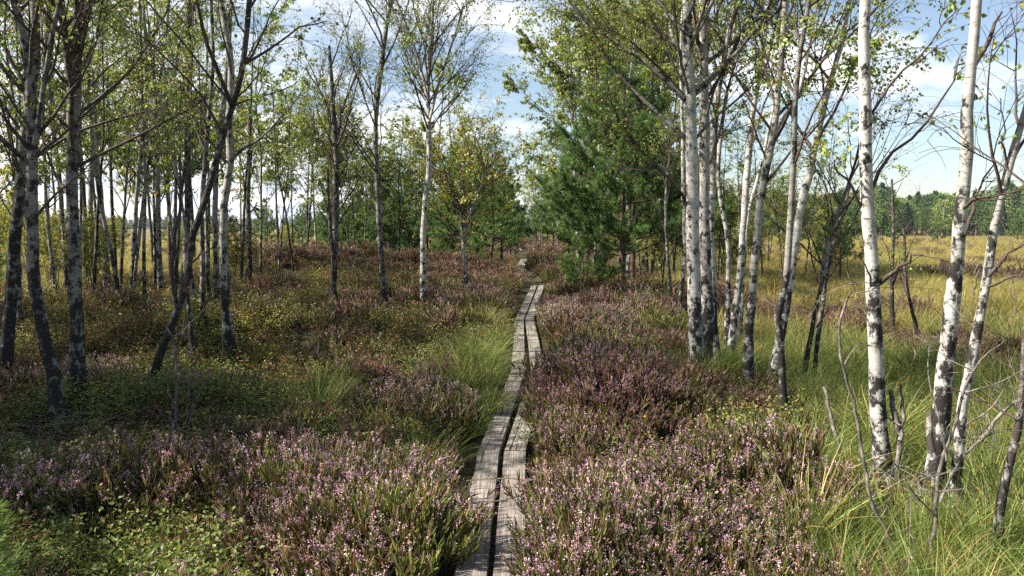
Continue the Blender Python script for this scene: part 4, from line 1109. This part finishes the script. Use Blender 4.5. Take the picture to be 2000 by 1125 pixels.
for j, (u, y, sc) in enumerate([(1255, 25, 1.0), (1292, 24, .9), (1322, 28, 1.1), (1384, 23, .85), (1412, 29, 1.0), (1452, 26, .9), (1492, 31, 1.0), (1532, 26, .85), (1572, 32, 1.0), (1603, 28, .8), (1632, 35, .9), (1402, 21, .7), (1660, 30, .6), (1545, 38, 1.0)]):
    plant_tree(PT, j % 4, (u - 1000) * y / F, y, sc, 'birch_tree', 'very thin birch stem in the brown undergrowth behind the white clump', 'very thin birches behind the white clump')
bg('b', [(1290, 28, 440, 5), (1322, 33, 430, 5), (1425, 30, 470, 5), (1545, 33, 470, 5), (1602, 38, 450, 5), (1455, 45, 440, 5), (1370, 36, 440, 5), (1270, 32, 450, 5), (1650, 42, 460, 5)], 'low bushy birch with brown and yellow leaves under taller trees', 'low bushy birches', 'birch_bush', PB)
bg('p', [(640, 37, 430, 3), (682, 40, 425, 3), (722, 33, 440, 3), (752, 38, 415, 3), (805, 35, 430, 3), (862, 31, 435, 3), (930, 29, 440, 3), (770, 45, 390, 1)], 'knee to head high green pine in the undergrowth of the middle stand', 'low pines of the middle stand', 'pine_tree', PP)
# the grove goes on beside and behind the viewer: it throws the dappled shade
for (x, y, k, s) in [(-8.2, 4.4, 0, 1.0), (-8.8, 6.2, 3, 1.0), (-9.9, 0.6, 4, 1.1), (-10.4, 5.4, 3, 1.1), (-12.0, 3.6, 1, 1.1),  (-11.0, 4.2, 0, 1.15), (-11.6, 7.0, 1, 1.15), (-12.6, 2.4, 0, 1.2), (-11.5, 5.2, 4, 1.2), (-12.6, 8.4, 3, 1.2), (-13.0, 3.4, 1, 1.2), (-14.0, 11.5, 0, 1.2), (-11.5, 12.2, 4, 1.2), (-12, 15, 3, 1.2), (-15.5, 7, 2, 1.2), (-16, 14, 1, 1.2), (-14, 18, 0, 1.2), (-17, 20, 3, 1.2), (-10, 0.2, 0, 1.1), (-13, -0.5, 3, 1.2)]:
    plant_tree(PB, k, x, y, s, 'birch_tree', 'birch of the same grove outside the picture', 'grove birches outside the picture')


def hedge_of_trees(name, col_objs, x, y, sc, g):
    c = bpy.data.collections.new(name + '_src')
    for o in col_objs: c.objects.link(o)
    n = len(x); z = H(x, y)
    return scatter(name, c, np.stack([x, y, z], 1), np.stack([np.zeros(n), np.zeros(n), g.random(n) * 6.28], 1), np.stack([sc * g.uniform(1.0, 1.5, n), sc * g.uniform(1.0, 1.5, n), sc], 1), g.integers(0, len(col_objs), n))


def far_tree(seed, kind):
    """whole distant tree in one mesh, large leaf sprays"""
    g = np.random.default_rng(seed); mb = MB(); h = 8.0
    P = np.array([[0, 0, -0.3], [g.normal(0, 0.1), 0, h * 0.5], [g.normal(0, 0.2), 0, h]])
    V, Q, _ = tubes(P[None], np.array([[0.14, 0.09, 0.02]]), 5); mb.add(V, Q, np.tile((0.16, 0.11, 0.08) if kind != 'birch' else (0.4, 0.38, 0.34), (len(V), 1)))
    n = 2200
    t = g.random(n)
    if kind == 'spruce': z = h * (0.08 + 0.92 * t); r = 1.5 * (1 - t) + 0.08
    elif kind == 'pine': z = h * (0.3 + 0.7 * t); r = 1.9 * np.sqrt(np.clip(1 - ((t - 0.35) / 0.66) ** 2, 0.02, 1))
    else: z = h * (0.22 + 0.78 * t); r = 1.7 * np.sqrt(np.clip(1 - ((t - 0.4) / 0.61) ** 2, 0.02, 1))
    k = g.normal(0, 1, (14, 3)); lob = np.array([1 + 0.28 * np.sin(3 * a + b) for a, b in zip(np.zeros(1), [0])])
    az = g.random(n) * 6.283; clump = 1 + 0.28 * np.sin(az * 3 + z * 1.9 + seed) * np.cos(z * 2.3 + seed)
    rr = r * clump * np.sqrt(g.uniform(0.15, 1, n))
    pos = np.stack([rr * np.cos(az), rr * np.sin(az), z + g.normal(0, 0.12, n)], 1)
    ld = norm(np.stack([np.cos(az), np.sin(az), g.normal(0.15, 0.5, n)], 1) + g.normal(0, 0.5, (n, 3)))
    ln = g.uniform(0.2, 0.45, n)
    V, Q = leaf_quads(pos, norm(g.normal(0, 1, (n, 3))), ld, ln, ln * 0.55)
    pal = {'spruce': [(0.035, 0.065, 0.03), (0.045, 0.08, 0.035)], 'pine': [(0.055, 0.105, 0.034), (0.082, 0.145, 0.044), (0.115, 0.18, 0.052)], 'birch': [(0.14, 0.205, 0.06), (0.19, 0.245, 0.076), (0.235, 0.265, 0.078)]}[kind]
    mb.add(V, Q, np.repeat(mixcols(n, pal, np.ones(len(pal)), g, 0.25), 4, 0))
    return bpy.data.objects.new('far_' + kind, mb.mesh('far_' + kind, [M_FAR], False))


M_FAR = plant_mat('far_foliage', 0.2, 0.6, 0.15, 0.3)
gf = np.random.default_rng(91)
FP = [far_tree(1, 'pine'), far_tree(2, 'pine'), far_tree(3, 'pine'), far_tree(4, 'birch'), far_tree(5, 'birch'), far_tree(6, 'spruce')]
n = 620; y = gf.uniform(185, 300, n); uu = gf.uniform(1200, 2500, n); x = (uu - 1000) * y / F
sc = 0.74 * (1.25 + 0.5 * np.clip((uu - 1450) / 400, 0, 1)) * gf.uniform(0.7, 1.25, n) * np.where(y > 220, 1.1, 0.75) * (0.9 + 0.35 * vnoise(uu, 0 * uu, 0.012))
tag(hedge_of_trees('distant_woods', FP, x, y, sc, gf), 'mixed distant wood along the far side of the meadow', 'woods')
n = 300; y = gf.uniform(170, 260, n); uu = gf.uniform(-700, 90, n); x = (uu - 1000) * y / F
tag(hedge_of_trees('distant_woods', FP, x, y, 1.0 * gf.uniform(0.6, 1.1, n) * np.where(y > 215, 1.1, 0.8), gf), 'distant wood seen past the leaning grey trunks', 'woods')
FS = [far_tree(11, 'spruce'), far_tree(12, 'spruce'), far_tree(13, 'spruce')]
n = 1500; y = gf.uniform(950, 1200, n); uu = gf.uniform(-900, 1500, n); x = (uu - 1000) * y / F
tag(hedge_of_trees('spruce_ridge', FS, x, y, 1.75 * gf.uniform(0.7, 1.15, n), gf), 'bluish line of spruces on the horizon', 'woods')

# ================================================================== ground cover
gc = np.random.default_rng(2024)
cH = bpy.data.collections.new('heather_src'); cB = bpy.data.collections.new('bilberry_src'); cG = bpy.data.collections.new('grass_src')
HA = []
for k in range(10):
    g = np.random.default_rng(500 + k)
    if k < 4: a = heather_arrays(g, flower=(0.95, 0.8, 0.6, 0.9)[k])
    elif k < 6: a = heather_arrays(g, flower=0.06, h=(0.2, 0.36))
    elif k < 8: a = heather_arrays(g, flower=0.65, green=C_HB, fl=C_FD, flw=(3, 2, 2))
    else: a = heather_arrays(g, flower=0.35, green=C_HG + C_HB)
    HA.append(a); src_obj('heather_%02d' % k, a, M_HEATH, cH)
PG = [(0.105, 0.155, 0.036), (0.155, 0.195, 0.045), (0.25, 0.25, 0.055), (0.42, 0.32, 0.08), (0.23, 0.10, 0.05), (0.155, 0.09, 0.05)]
for k in range(8):
    g = np.random.default_rng(600 + k)
    w = [(9, 4, .5, .05, .1, .2), (5, 7, 1.5, .15, .1, .2), (2, 4, 6, 1.0, .3, .4), (2, 2, .6, .3, 4, 3), (1, 1, .4, .3, 5, 6), (3, 1.5, .3, .1, .8, 7), (10, 2, .2, .05, .1, .3), (3, 3, 2, 1.0, 2, 3)][k]
    src_obj('bilberry_%02d' % k, bilberry_arrays(g, PG, w, nst=26, nl=16, leaf=0.020), M_BERRY, cB)
for k in range(8):
    g = np.random.default_rng(700 + k)
    w = [(5, 5, 2, .6, .8), (4, 6, 1, 1, 1), (3, 4, 2, 2, 2), (2, 3, 1, 4, 3), (2, 2, 1, 5, 3), (1, 2, 1, 4, 5), (3, 3, 4, .5, .6), (1, 1, 1, 6, 5)][k]
    src_obj('grass_%02d' % k, grass_arrays(g, nb=(120, 120, 110, 110, 100, 90, 130, 80)[k], L=((0.3, 0.7), (0.25, 0.55), (0.35, 0.75), (0.3, 0.6), (0.25, 0.55), (0.3, 0.6), (0.3, 0.65), (0.3, 0.6))[k], pal=C_GR, wts=w), M_GRASS, cG)


def blobs(x, y, lst, z=0.15):
    s = np.zeros_like(x)
    for (u, v, rx, ry, a) in lst:
        c = on_plane(u, v, z)
        s = np.maximum(s, a * np.exp(-((x - c[0]) / rx) ** 2 - ((y - c[1]) / ry) ** 2))
    return s


B_HEATH = [(1170, 780, 0.95, 1.2, 1), (1300, 980, 1.2, 0.9, 1), (1130, 1060, 0.7, 0.6, 1), (1060, 900, 0.5, 0.8, 1), (700, 980, 0.9, 0.8, 1), (760, 1100, 0.5, 0.4, 1), (820, 790, 0.8, 0.8, 1), (250, 940, 1.3, 0.55, 1), (60, 970, 0.7, 0.5, 1), (190, 730, 0.6, 0.5, .9), (560, 900, 0.6, 0.5, .9),
           (1130, 640, 1.1, 2.5, 1), (1220, 620, 1.2, 2, .9), (960, 600, 0.9, 1.6, .9), (600, 530, 3, 3, 1), (750, 535, 3, 3, 1), (900, 545, 2, 3, 1), (980, 555, 1.2, 2.5, 1), (1060, 520, 2, 7, 1), (1020, 490, 3, 20, .9), (370, 760, .6, .5, .8), (1500, 1060, .7, .4, .9), (1600, 1000, .4, .4, .6), (1420, 800, .5, .6, .5), (1500, 600, 1.2, 1.5, .8), (1400, 580, 1.4, 2, .8), (500, 600, 1.3, .8, .85), (370, 650, .7, .5, .8), (700, 640, 1.1, .8, .9), (560, 680, .8, .6, .85), (870, 630, .8, 1, .85), (640, 720, .6, .5, .8), (250, 610, 1.2, .9, .8), (800, 590, 1.4, 1.2, .85)]
B_PINK = [(1170, 760, 0.9, 1.0, .30), (1310, 960, 1.1, 0.8, 1), (1130, 1060, 0.7, 0.5, .9), (1060, 890, 0.5, 0.7, .8), (680, 950, 0.7, 0.6, 1), (770, 1090, .5, .4, .8), (830, 770, 0.6, 0.5, .9), (250, 930, 1.1, 0.4, 1), (60, 960, .6, .4, .9), (190, 720, .5, .4, 1), (1110, 620, .7, 2, 1), (1200, 600, 1, 1.5, .8), (960, 590, .7, 1.2, .9), (700, 520, 3, 1.2, .6), (1500, 1050, .7, .3, .9), (370, 750, .5, .4, .9), (1150, 600, 1, 2, .9)]
B_GRASS = [(965, 770, .35, .8, 1.3), (955, 700, .5, 1.2, 1.3), (640, 775, .45, .35, .9), (940, 625, .6, .8, .7), (470, 620, .5, .5, .8), (1000, 690, .15, 1.5, .8), (1440, 700, .7, 1.2, 1.2), (1560, 900, .7, .8, .9), (1480, 985, .5, .4, .7), (1750, 1060, .7, .6, 1.4), (1900, 1080, .8, .6, 1.4), (1640, 1050, .4, .5, .9), (1380, 760, .3, .3, .7), (905, 840, .15, .4, .6), (90, 560, 1.5, 2, .9)]
B_BERRY = [(1420, 850, .9, .6, .9), (1850, 800, 1.0, 1.0, 1.1), (1200, 690, 1.2, .8, .7), (60, 800, 1, .8, 1), (300, 680, 2.5, 2, 1), (600, 680, 2, 2, 1), (800, 660, 1.2, 1.5, .9), (500, 760, .8, .8, .9), (250, 1040, .8, .4, .9), (400, 980, .6, .5, .7)]

P_all = {'h': [], 'b': [], 'g': []}
for (y0, y1, s, sc0) in ((1.2, 6.5, 0.155, 0.92), (6.5, 11, 0.19, 1.0), (11, 18, 0.26, 1.15), (18, 30, 0.38, 1.4), (30, 48, 0.62, 1.9), (48, 75, 1.05, 2.6), (75, 130, 1.9, 3.2)):
    xm = 0.66 * y1 + 2.2
    x, y = jitter_grid(-xm, xm, y0, y1, s, gc)
    k = in_view(x, y, 2.0); x, y = x[k], y[k]
    px = path_x(y); dl = px - x
    lim_r = np.where(y < 6.4, 0.31, np.where(y < 9.6, 0.27, 0.16 + 0.20 * sc0)); lim_l = 0.24 + 0.20 * sc0
    clr = blobs(x, y, [(60, 885, 0.7, 0.38, 1), (175, 640, 0.8, 0.3, 1), (130, 838, .35, .3, .9)], 0.0) > 0.4
    k = ~clr & ~((dl < lim_l) & (dl > -lim_r) & (y < 70)); x, y = x[k], y[k]
    n = len(x); px = path_x(y); left = x < px; dl = px - x
    n1 = fbm(x, y, 0.9); n2 = fbm(x + 50, y + 9, 1.3); n3 = fbm(x - 70, y + 33, 0.55); n4 = fbm(x + 21, y - 63, 2.2)
    md = meadow_mask(x, y)
    wh = np.where(left, 0.42, 0.55) * np.clip(1.3 - y / 40, 0.35, 1) + (n1 - 0.5) * 0.9
    wh = wh + 0.25 * np.clip(n3 - 0.62, 0, 1) * md * 10 * (y > 12)
    wh = np.maximum(wh, blobs(x, y, B_HEATH) * (0.75 + 0.5 * n4)) * (1 - 0.93 * md * (blobs(x, y, B_HEATH) < 0.4))
    wb = np.where(left, 0.46, 0.34) + (n2 - 0.5) * 0.9
    wb = np.maximum(wb, blobs(x, y, B_BERRY) * (0.6 + 0.5 * n3)) * (1 - 0.85 * md * (blobs(x, y, B_BERRY) < 0.4))
    wg = md * 0.85 + (n3 - 0.5) * 0.35 + 0.05
    wg = np.maximum(wg, blobs(x, y, B_GRASS))
    # heath floor fades out into meadow beyond the trees
    rust = np.clip((fbm(x * 1.0 + 7, y * 0.45 + 3, 0.42) - 0.56) * 6, 0, 1) * md * (y > 9)
    wh = np.maximum(wh, rust * 1.25)
    wg = wg + np.where(left & (dl < 0.85) & (y > 5.5) & (y < 17), 0.35 * (n4 > 0.42), 0) + np.where(~left & (-dl < 0.6) & (y > 10) & (y < 17), 0.2 * (n2 > 0.5), 0)
    pk = blobs(x, y, B_PINK) * (0.6 + 0.7 * n2) + (n4 - 0.5) * 0.5 + np.where(y > 25, 0.1, 0.0)
    W = np.stack([wh, wb, wg], 1) + gc.normal(0, 0.10, (n, 3)); t = np.argmax(W, 1)
    gap = (fbm(x - 33, y + 71, 1.7) < 0.36) & (W.max(1) < 0.8); t = np.where(gap | ((t == 2) & (y < 12) & (fbm(x + 91, y - 14, 2.6) < 0.36)), 3, t)
    z = H(x, y)
    rot = np.stack([gc.normal(0, 0.12, n), gc.normal(0, 0.12, n), gc.random(n) * 6.283], 1)
    for ti, key in enumerate('hbg'):
        m = t == ti
        if ti == 2: m &= gc.random(n) < np.where(y < 30, 0.8, 0.95)
        nn = m.sum()
        if key == 'h':
            r = gc.random(nn); p = pk[m]
            idx = np.where(p > 0.55, gc.choice([0, 1, 4, 3, 2, 5, 4, 9, 8], nn), np.where(p > 0.22, gc.choice([2, 8, 9, 3, 6], nn), np.where(n2[m] > 0.5, gc.integers(4, 6, nn), gc.choice([5, 6, 7, 8, 9], nn))))
            idx = np.where(rust[m] > 0.1, gc.choice([6, 7, 7, 9], nn), idx)
            idx = np.where((y[m] > 19) & (r < 0.6), gc.choice([6, 7, 8, 2], nn), idx)
            hs = sc0 * gc.uniform(0.75, 1.15, nn) * (0.55 + 0.7 * vnoise(x[m] - 9, y[m] + 4, 1.7)) * (0.80 + 0.55 * np.clip(blobs(x[m], y[m], B_HEATH), 0, 1) * 0.9 + 0.2 * n1[m])
        elif key == 'b':
            q = n1[m] * 0.8 + n4[m] * 0.5 - 0.10 + gc.normal(0, 0.08, nn) + np.clip((y[m] - 8) / 40, 0, 0.14)
            idx = np.where(q < 0.42, gc.choice([0, 1, 6], nn), np.where(q < 0.56, gc.choice([1, 2, 5, 0], nn), np.where(q < 0.66, gc.choice([2, 7, 3], nn), gc.choice([3, 4, 5], nn))))
            hs = sc0 * gc.uniform(0.75, 1.3, nn) * (0.42 + 0.8 * n2[m] + 0.85 * n4[m])
        else:
            q = n2[m] * 0.75 + gc.normal(0, 0.14, nn) + np.clip((y[m] - 9) / 22, 0, 0.55)
            q = q - 0.14 * (~left[m]) * (y[m] < 14) + (fbm(x[m] * 0.8 + 5, y[m] * 0.4 - 8, 0.30) - 0.5) * 1.3 * np.clip((y[m] - 6) / 8, 0.2, 1) - np.where(left[m], 0.40, 0.12) * np.clip(blobs(x[m], y[m], B_GRASS), 0, 1) + np.where(y[m] > 14, (n3[m] - 0.5) * 0.5, 0)
            idx = np.where(q < 0.30, gc.choice([0, 6, 1], nn), np.where(q < 0.45, gc.choice([0, 1, 2], nn), np.where(q < 0.7, gc.choice([2, 3, 5], nn), gc.choice([3, 4, 5, 7], nn))))
            hs = sc0 * gc.uniform(0.65, 1.15, nn) * (0.35 + 0.55 * n1[m] + 0.75 * vnoise(x[m] + 3, y[m] - 5, 1.3)) * np.where(y[m] > 20, 0.78, 1.0)
        zs = hs * (gc.uniform(0.85, 1.1, nn)) * np.where(y[m] > 18, 18 / np.maximum(y[m], 18) * 0.55 + 0.45, 1.0)
        P_all[key].append((np.stack([x[m], y[m], z[m]], 1), rot[m], np.stack([hs, hs, zs], 1), idx))


def put(name, col, key, lab):
    a = [np.concatenate([q[i] for q in P_all[key]]) for i in range(4)]
    print(name, len(a[0]))
    return scatter(name, col, *a)


put('heather', cH, 'h', None); put('bilberry', cB, 'b', None); put('grass', cG, 'g', None)

# distinct heather mounds and grass tussocks: things of their own (copies share meshes)
def mound_mesh(seed, variants, rx, ry, hgt, s=0.15):
    g = np.random.default_rng(seed); mb = MB()
    x, y = jitter_grid(-rx, rx, -ry, ry, s, g)
    e = (x / rx) ** 2 + (y / ry) ** 2; k = e < 1; x, y, e = x[k], y[k], e[k]
    for xx, yy, ee in zip(x, y, e):
        z = hgt * (1 - ee) - 0.03; a = g.random() * 6.283; sc = g.uniform(0.8, 1.15) * (1.05 - 0.3 * ee); ca, sa = math.cos(a) * sc, math.sin(a) * sc
        lx, ly = xx / rx * 0.35, yy / ry * 0.35
        for V, Q, C in HA[g.choice(variants)]:
            W = np.stack([V[:, 0] * ca - V[:, 1] * sa + V[:, 2] * lx + xx, V[:, 0] * sa + V[:, 1] * ca + V[:, 2] * ly + yy, V[:, 2] * sc + z], 1)
            mb.add(W, Q, C * np.exp(g.normal(0, 0.12)))
    return mb.mesh('heather_mound', [M_HEATH], False)


C_FP = [(0.34, 0.19, 0.27), (0.27, 0.14, 0.21), (0.42, 0.26, 0.32), (0.30, 0.19, 0.16)]
for k in range(3):
    HA.append(heather_arrays(np.random.default_rng(540 + k), flower=0.95, green=C_HB + C_HG[2:3], fl=C_FP))
HM = [mound_mesh(1, [10, 11, 12, 10, 11, 7], 0.5, 0.5, 0.27), mound_mesh(2, [0, 1, 2, 3, 9, 4], 0.5, 0.5, 0.14), mound_mesh(3, [2, 4, 5, 9], 0.45, 0.45, 0.14)]
for (u, v, k, sx, sy, sz, lb) in [
    (1190, 800, 0, 1.3, 1.6, 1.15, 'large dark purple heather mound bulging over the boardwalk at the bend'),
    (1330, 985, 1, 1.5, 1.2, 1.0, 'broad pale pink flowering heather bush in full sun'),
    (1215, 1075, 1, 0.95, 0.9, 0.95, 'pink flowering heather bush edging the nearest half buried plank'),
    (655, 985, 1, 1.15, 1.05, 1.05, 'pink heather bush with salmon tips opposite the nearest planks'),
    (760, 1045, 2, 1.0, 0.8, 1.0, 'light green heather bush beside the salmon tipped pink one'),
    (800, 800, 1, 0.95, 0.9, 1.0, 'mauve heather bush behind the bright grass along the boardwalk'),
    (300, 945, 1, 1.5, 0.9, 0.85, 'lilac heather bush in front of the dead twig litter'),
    (170, 750, 1, 0.9, 0.9, 1.0, 'lilac heather bush just behind the upright stout grey birch'),
    (1155, 640, 1, 1.2, 1.8, 0.95, 'pink heather bush along the straight plank pair past the purple mound'),
    (940, 603, 1, 1.1, 1.2, 0.9, 'faded pink heather bush beside the far angled planks')]:
    c = on_plane(u, v, 0.1); o = bpy.data.objects.new('heather_bush', HM[k])
    o.location = (c[0], c[1], float(H(c[0], c[1])) + 0.0); o.scale = (sx, sy, sz); o.rotation_euler = (0, 0, gc.random() * 0.5)
    tag(link(o), lb, 'heather', 'distinct heather bushes')


def tussock_mesh(seed, w, n=420, L=(0.3, 0.62), rad=0.13):
    mb = MB()
    for V, Q, C in grass_arrays(np.random.default_rng(seed), nb=n, L=L, rad=rad, pal=C_GR, wts=w, spread=0.95, droop=-0.22): mb.add(V, Q, C)
    return mb.mesh('grass_tussock', [M_GRASS], False)


GT = [tussock_mesh(1, (4, 7, .5, .6, 1)), tussock_mesh(2, (2, 3, 1, 3, 3)), tussock_mesh(3, (5, 3, 4, .3, .5))]
for (u, v, k, s, lb) in [(948, 795, 0, 0.85, 'bright yellow green grass tuft reaching the boardwalk edge'), (945, 715, 0, 1.05, 'bright green grass tuft just beyond the yellow green one'), (950, 745, 2, 0.9, 'dense green grass tuft near the plank edge between two brighter tufts'), (918, 838, 2, 0.65, 'small dark green grass tuft at the plank edge opposite the purple mound'), (962, 672, 0, 0.95, 'green grass strip tuft farther along the plank edge, short of the first white birch foot'),
                         (938, 640, 1, 1.35, 'round pale tussock of arching grass near the white birch feet'), (640, 785, 2, 0.95, 'dark green tuft of upright blades in the shaded heather'),
                         (470, 632, 1, 1.1, 'straw tinted grass tussock beyond the white banded birch'), (1410, 745, 0, 0.9, 'green grass tuft at the foot of the white birch clump'),
                         (1560, 960, 2, 1.1, 'tall grass tussock between the elbow trunk and the snapped stump post'), (1790, 1075, 0, 1.0, 'rushy green grass clump at the foot of the leafless pale shrub'), (1930, 1095, 2, 1.0, 'dark green rushes in the corner under the thin rough birch')]:
    c = on_plane(u, v, 0.0); o = bpy.data.objects.new('grass_tussock', GT[k])
    o.location = (c[0], c[1], float(H(c[0], c[1]))); o.scale = (s, s, s * 1.0); o.rotation_euler = (0, 0, gc.random() * 6)
    tag(link(o), lb, 'grass tussock', 'distinct grass tussocks')

# fallen leaves and pine needles on and between the planks
n = 420; y = gc.uniform(2.6, 16, n); x = path_x(y) + gc.normal(0, 0.14, n)
onp = np.abs(np.abs(x - path_x(y)) - 0.105) < 0.085
z = np.where(onp, 0.008, H(x, y) + 0.012)
kp = (~onp) | (gc.random(n) < 0.35); x, y, z, n = x[kp], y[kp], z[kp], kp.sum()
ang = gc.random(n) * 6.283
ln = gc.uniform(0.012, 0.03, n)
V, Q = leaf_quads(np.stack([x, y, z], 1), norm(np.array([0, 0, 1.0]) + gc.normal(0, 0.2, (n, 3))), np.stack([np.cos(ang), np.sin(ang), gc.normal(0, 0.1, n)], 1), ln, ln * 0.6)
mb = MB(); mb.add(V, Q, np.repeat(mixcols(n, [(0.16, 0.07, 0.03), (0.3, 0.2, 0.06), (0.12, 0.12, 0.04), (0.07, 0.045, 0.03)], (3, 2, 2, 4), gc), 4, 0))
tag(link(bpy.data.objects.new('leaf_litter', mb.mesh('leaf_litter', [M_BERRY], False))), kind='stuff')

# thin autumn air: far trees fade towards blue
hz, nt, N, L = new_mat('haze_air')
out = N.new('ShaderNodeOutputMaterial'); pv = N.new('ShaderNodeVolumePrincipled')
pv.inputs['Color'].default_value = (0.80, 0.88, 1.0, 1); pv.inputs['Density'].default_value = 0.00016; pv.inputs['Anisotropy'].default_value = 0.2
L.new(pv.outputs[0], out.inputs['Volume'])
bx = np.array([(-2600, -70, -3), (2600, -70, -3), (2600, 1400, -3), (-2600, 1400, -3), (-2600, -70, 24), (2600, -70, 24), (2600, 1400, 24), (-2600, 1400, 24)], float)
mb = MB(); mb.add(bx, [(0, 3, 2, 1), (4, 5, 6, 7), (0, 1, 5, 4), (1, 2, 6, 5), (2, 3, 7, 6), (3, 0, 4, 7)])
tag(link(bpy.data.objects.new('haze', mb.mesh('haze', [hz], False))), kind='stuff')

# ================================================================== light and sky
EL, AZ = R(42), R(-99)           # azimuth from +Y (view direction), negative = to the left
sdir = Vector((math.sin(AZ) * math.cos(EL), math.cos(AZ) * math.cos(EL), math.sin(EL)))
sd = bpy.data.lights.new('sun', 'SUN'); sd.energy = 5.0; sd.angle = R(0.53); sd.color = (1.0, 0.93, 0.82)
so = bpy.data.objects.new('sun', sd); so.rotation_euler = sdir.to_track_quat('Z', 'Y').to_euler(); so.location = sdir * 50; COL.objects.link(so)

w = bpy.data.worlds.new('World'); scene.world = w; w.use_nodes = True
N, L = w.node_tree.nodes, w.node_tree.links; N.clear()
out = N.new('ShaderNodeOutputWorld')
sky = N.new('ShaderNodeTexSky'); sky.sky_type = 'NISHITA'; sky.sun_disc = False; sky.sun_elevation = EL; sky.sun_rotation = AZ
sky.air_density = 1.0; sky.dust_density = 0.6; sky.ozone_density = 1.4
b1 = N.new('ShaderNodeBackground'); b1.inputs['Strength'].default_value = 0.058; L.new(sky.outputs[0], b1.inputs[0])
tc = N.new('ShaderNodeTexCoord'); sx = N.new('ShaderNodeSeparateXYZ'); L.new(tc.outputs['Generated'], sx.inputs[0])
den = math_n(N, L, 'ADD', math_n(N, L, 'MAXIMUM', sx.outputs[2], 0.0), 0.16)
cb = N.new('ShaderNodeCombineXYZ'); L.new(math_n(N, L, 'DIVIDE', sx.outputs[0], den), cb.inputs[0]); L.new(math_n(N, L, 'DIVIDE', sx.outputs[1], den), cb.inputs[1])
cb.inputs[2].default_value = 3.7


def cnoise(s, det, off=(0, 0, 0), rough=0.58):
    mp = N.new('ShaderNodeMapping'); mp.inputs['Location'].default_value = off; mp.inputs['Scale'].default_value = (s, s, s); L.new(cb.outputs[0], mp.inputs[0])
    n = N.new('ShaderNodeTexNoise'); n.inputs['Scale'].default_value = 1; n.inputs['Detail'].default_value = det; n.inputs['Roughness'].default_value = rough; n.inputs['Distortion'].default_value = 0.25
    L.new(mp.outputs[0], n.inputs['Vector']); return n.outputs[0]


c1 = cnoise(0.85, 8, (0.6, 0.2, 0)); c2 = cnoise(1.7, 6, (4.1, 2.2, 1), 0.6)
bias = math_n(N, L, 'MULTIPLY', sx.outputs[0], -0.30)
bias = math_n(N, L, 'ADD', bias, math_n(N, L, 'MULTIPLY', math_n(N, L, 'SUBTRACT', 0.35, sx.outputs[2]), 0.12))
bias = math_n(N, L, 'SUBTRACT', bias, math_n(N, L, 'MULTIPLY', math_n(N, L, 'SUBTRACT', 0.5, sx.outputs[1], True), 0.35))
cov = ramp(N, L, math_n(N, L, 'ADD', c1, bias), [(0.46, (0, 0, 0)), (0.60, (1, 1, 1))]).outputs[0]
shade = ramp(N, L, c2, [(0.36, (0.52, 0.58, 0.70)), (0.54, (1.0, 1.0, 1.0))]).outputs[0]
b2 = N.new('ShaderNodeBackground'); b2.inputs['Strength'].default_value = 0.54; L.new(shade, b2.inputs[0])
ms = N.new('ShaderNodeMixShader'); L.new(math_n(N, L, 'MAXIMUM', math_n(N, L, 'MULTIPLY', cov, 0.96), 0.06), ms.inputs[0]); L.new(b1.outputs[0], ms.inputs[1]); L.new(b2.outputs[0], ms.inputs[2])
L.new(ms.outputs[0], out.inputs['Surface'])

scene.render.engine = 'CYCLES'
scene.view_settings.view_transform = 'Standard'; scene.view_settings.look = 'None'
scene.view_settings.gamma = 1.0; scene.view_settings.exposure = 1.55
try: scene.view_settings.use_curve_mapping = False
except Exception: pass
scene.cycles.max_bounces = 6; scene.cycles.diffuse_bounces = 3; scene.cycles.glossy_bounces = 2; scene.cycles.transmission_bounces = 4; scene.cycles.transparent_max_bounces = 4
scene.cycles.use_denoising = False
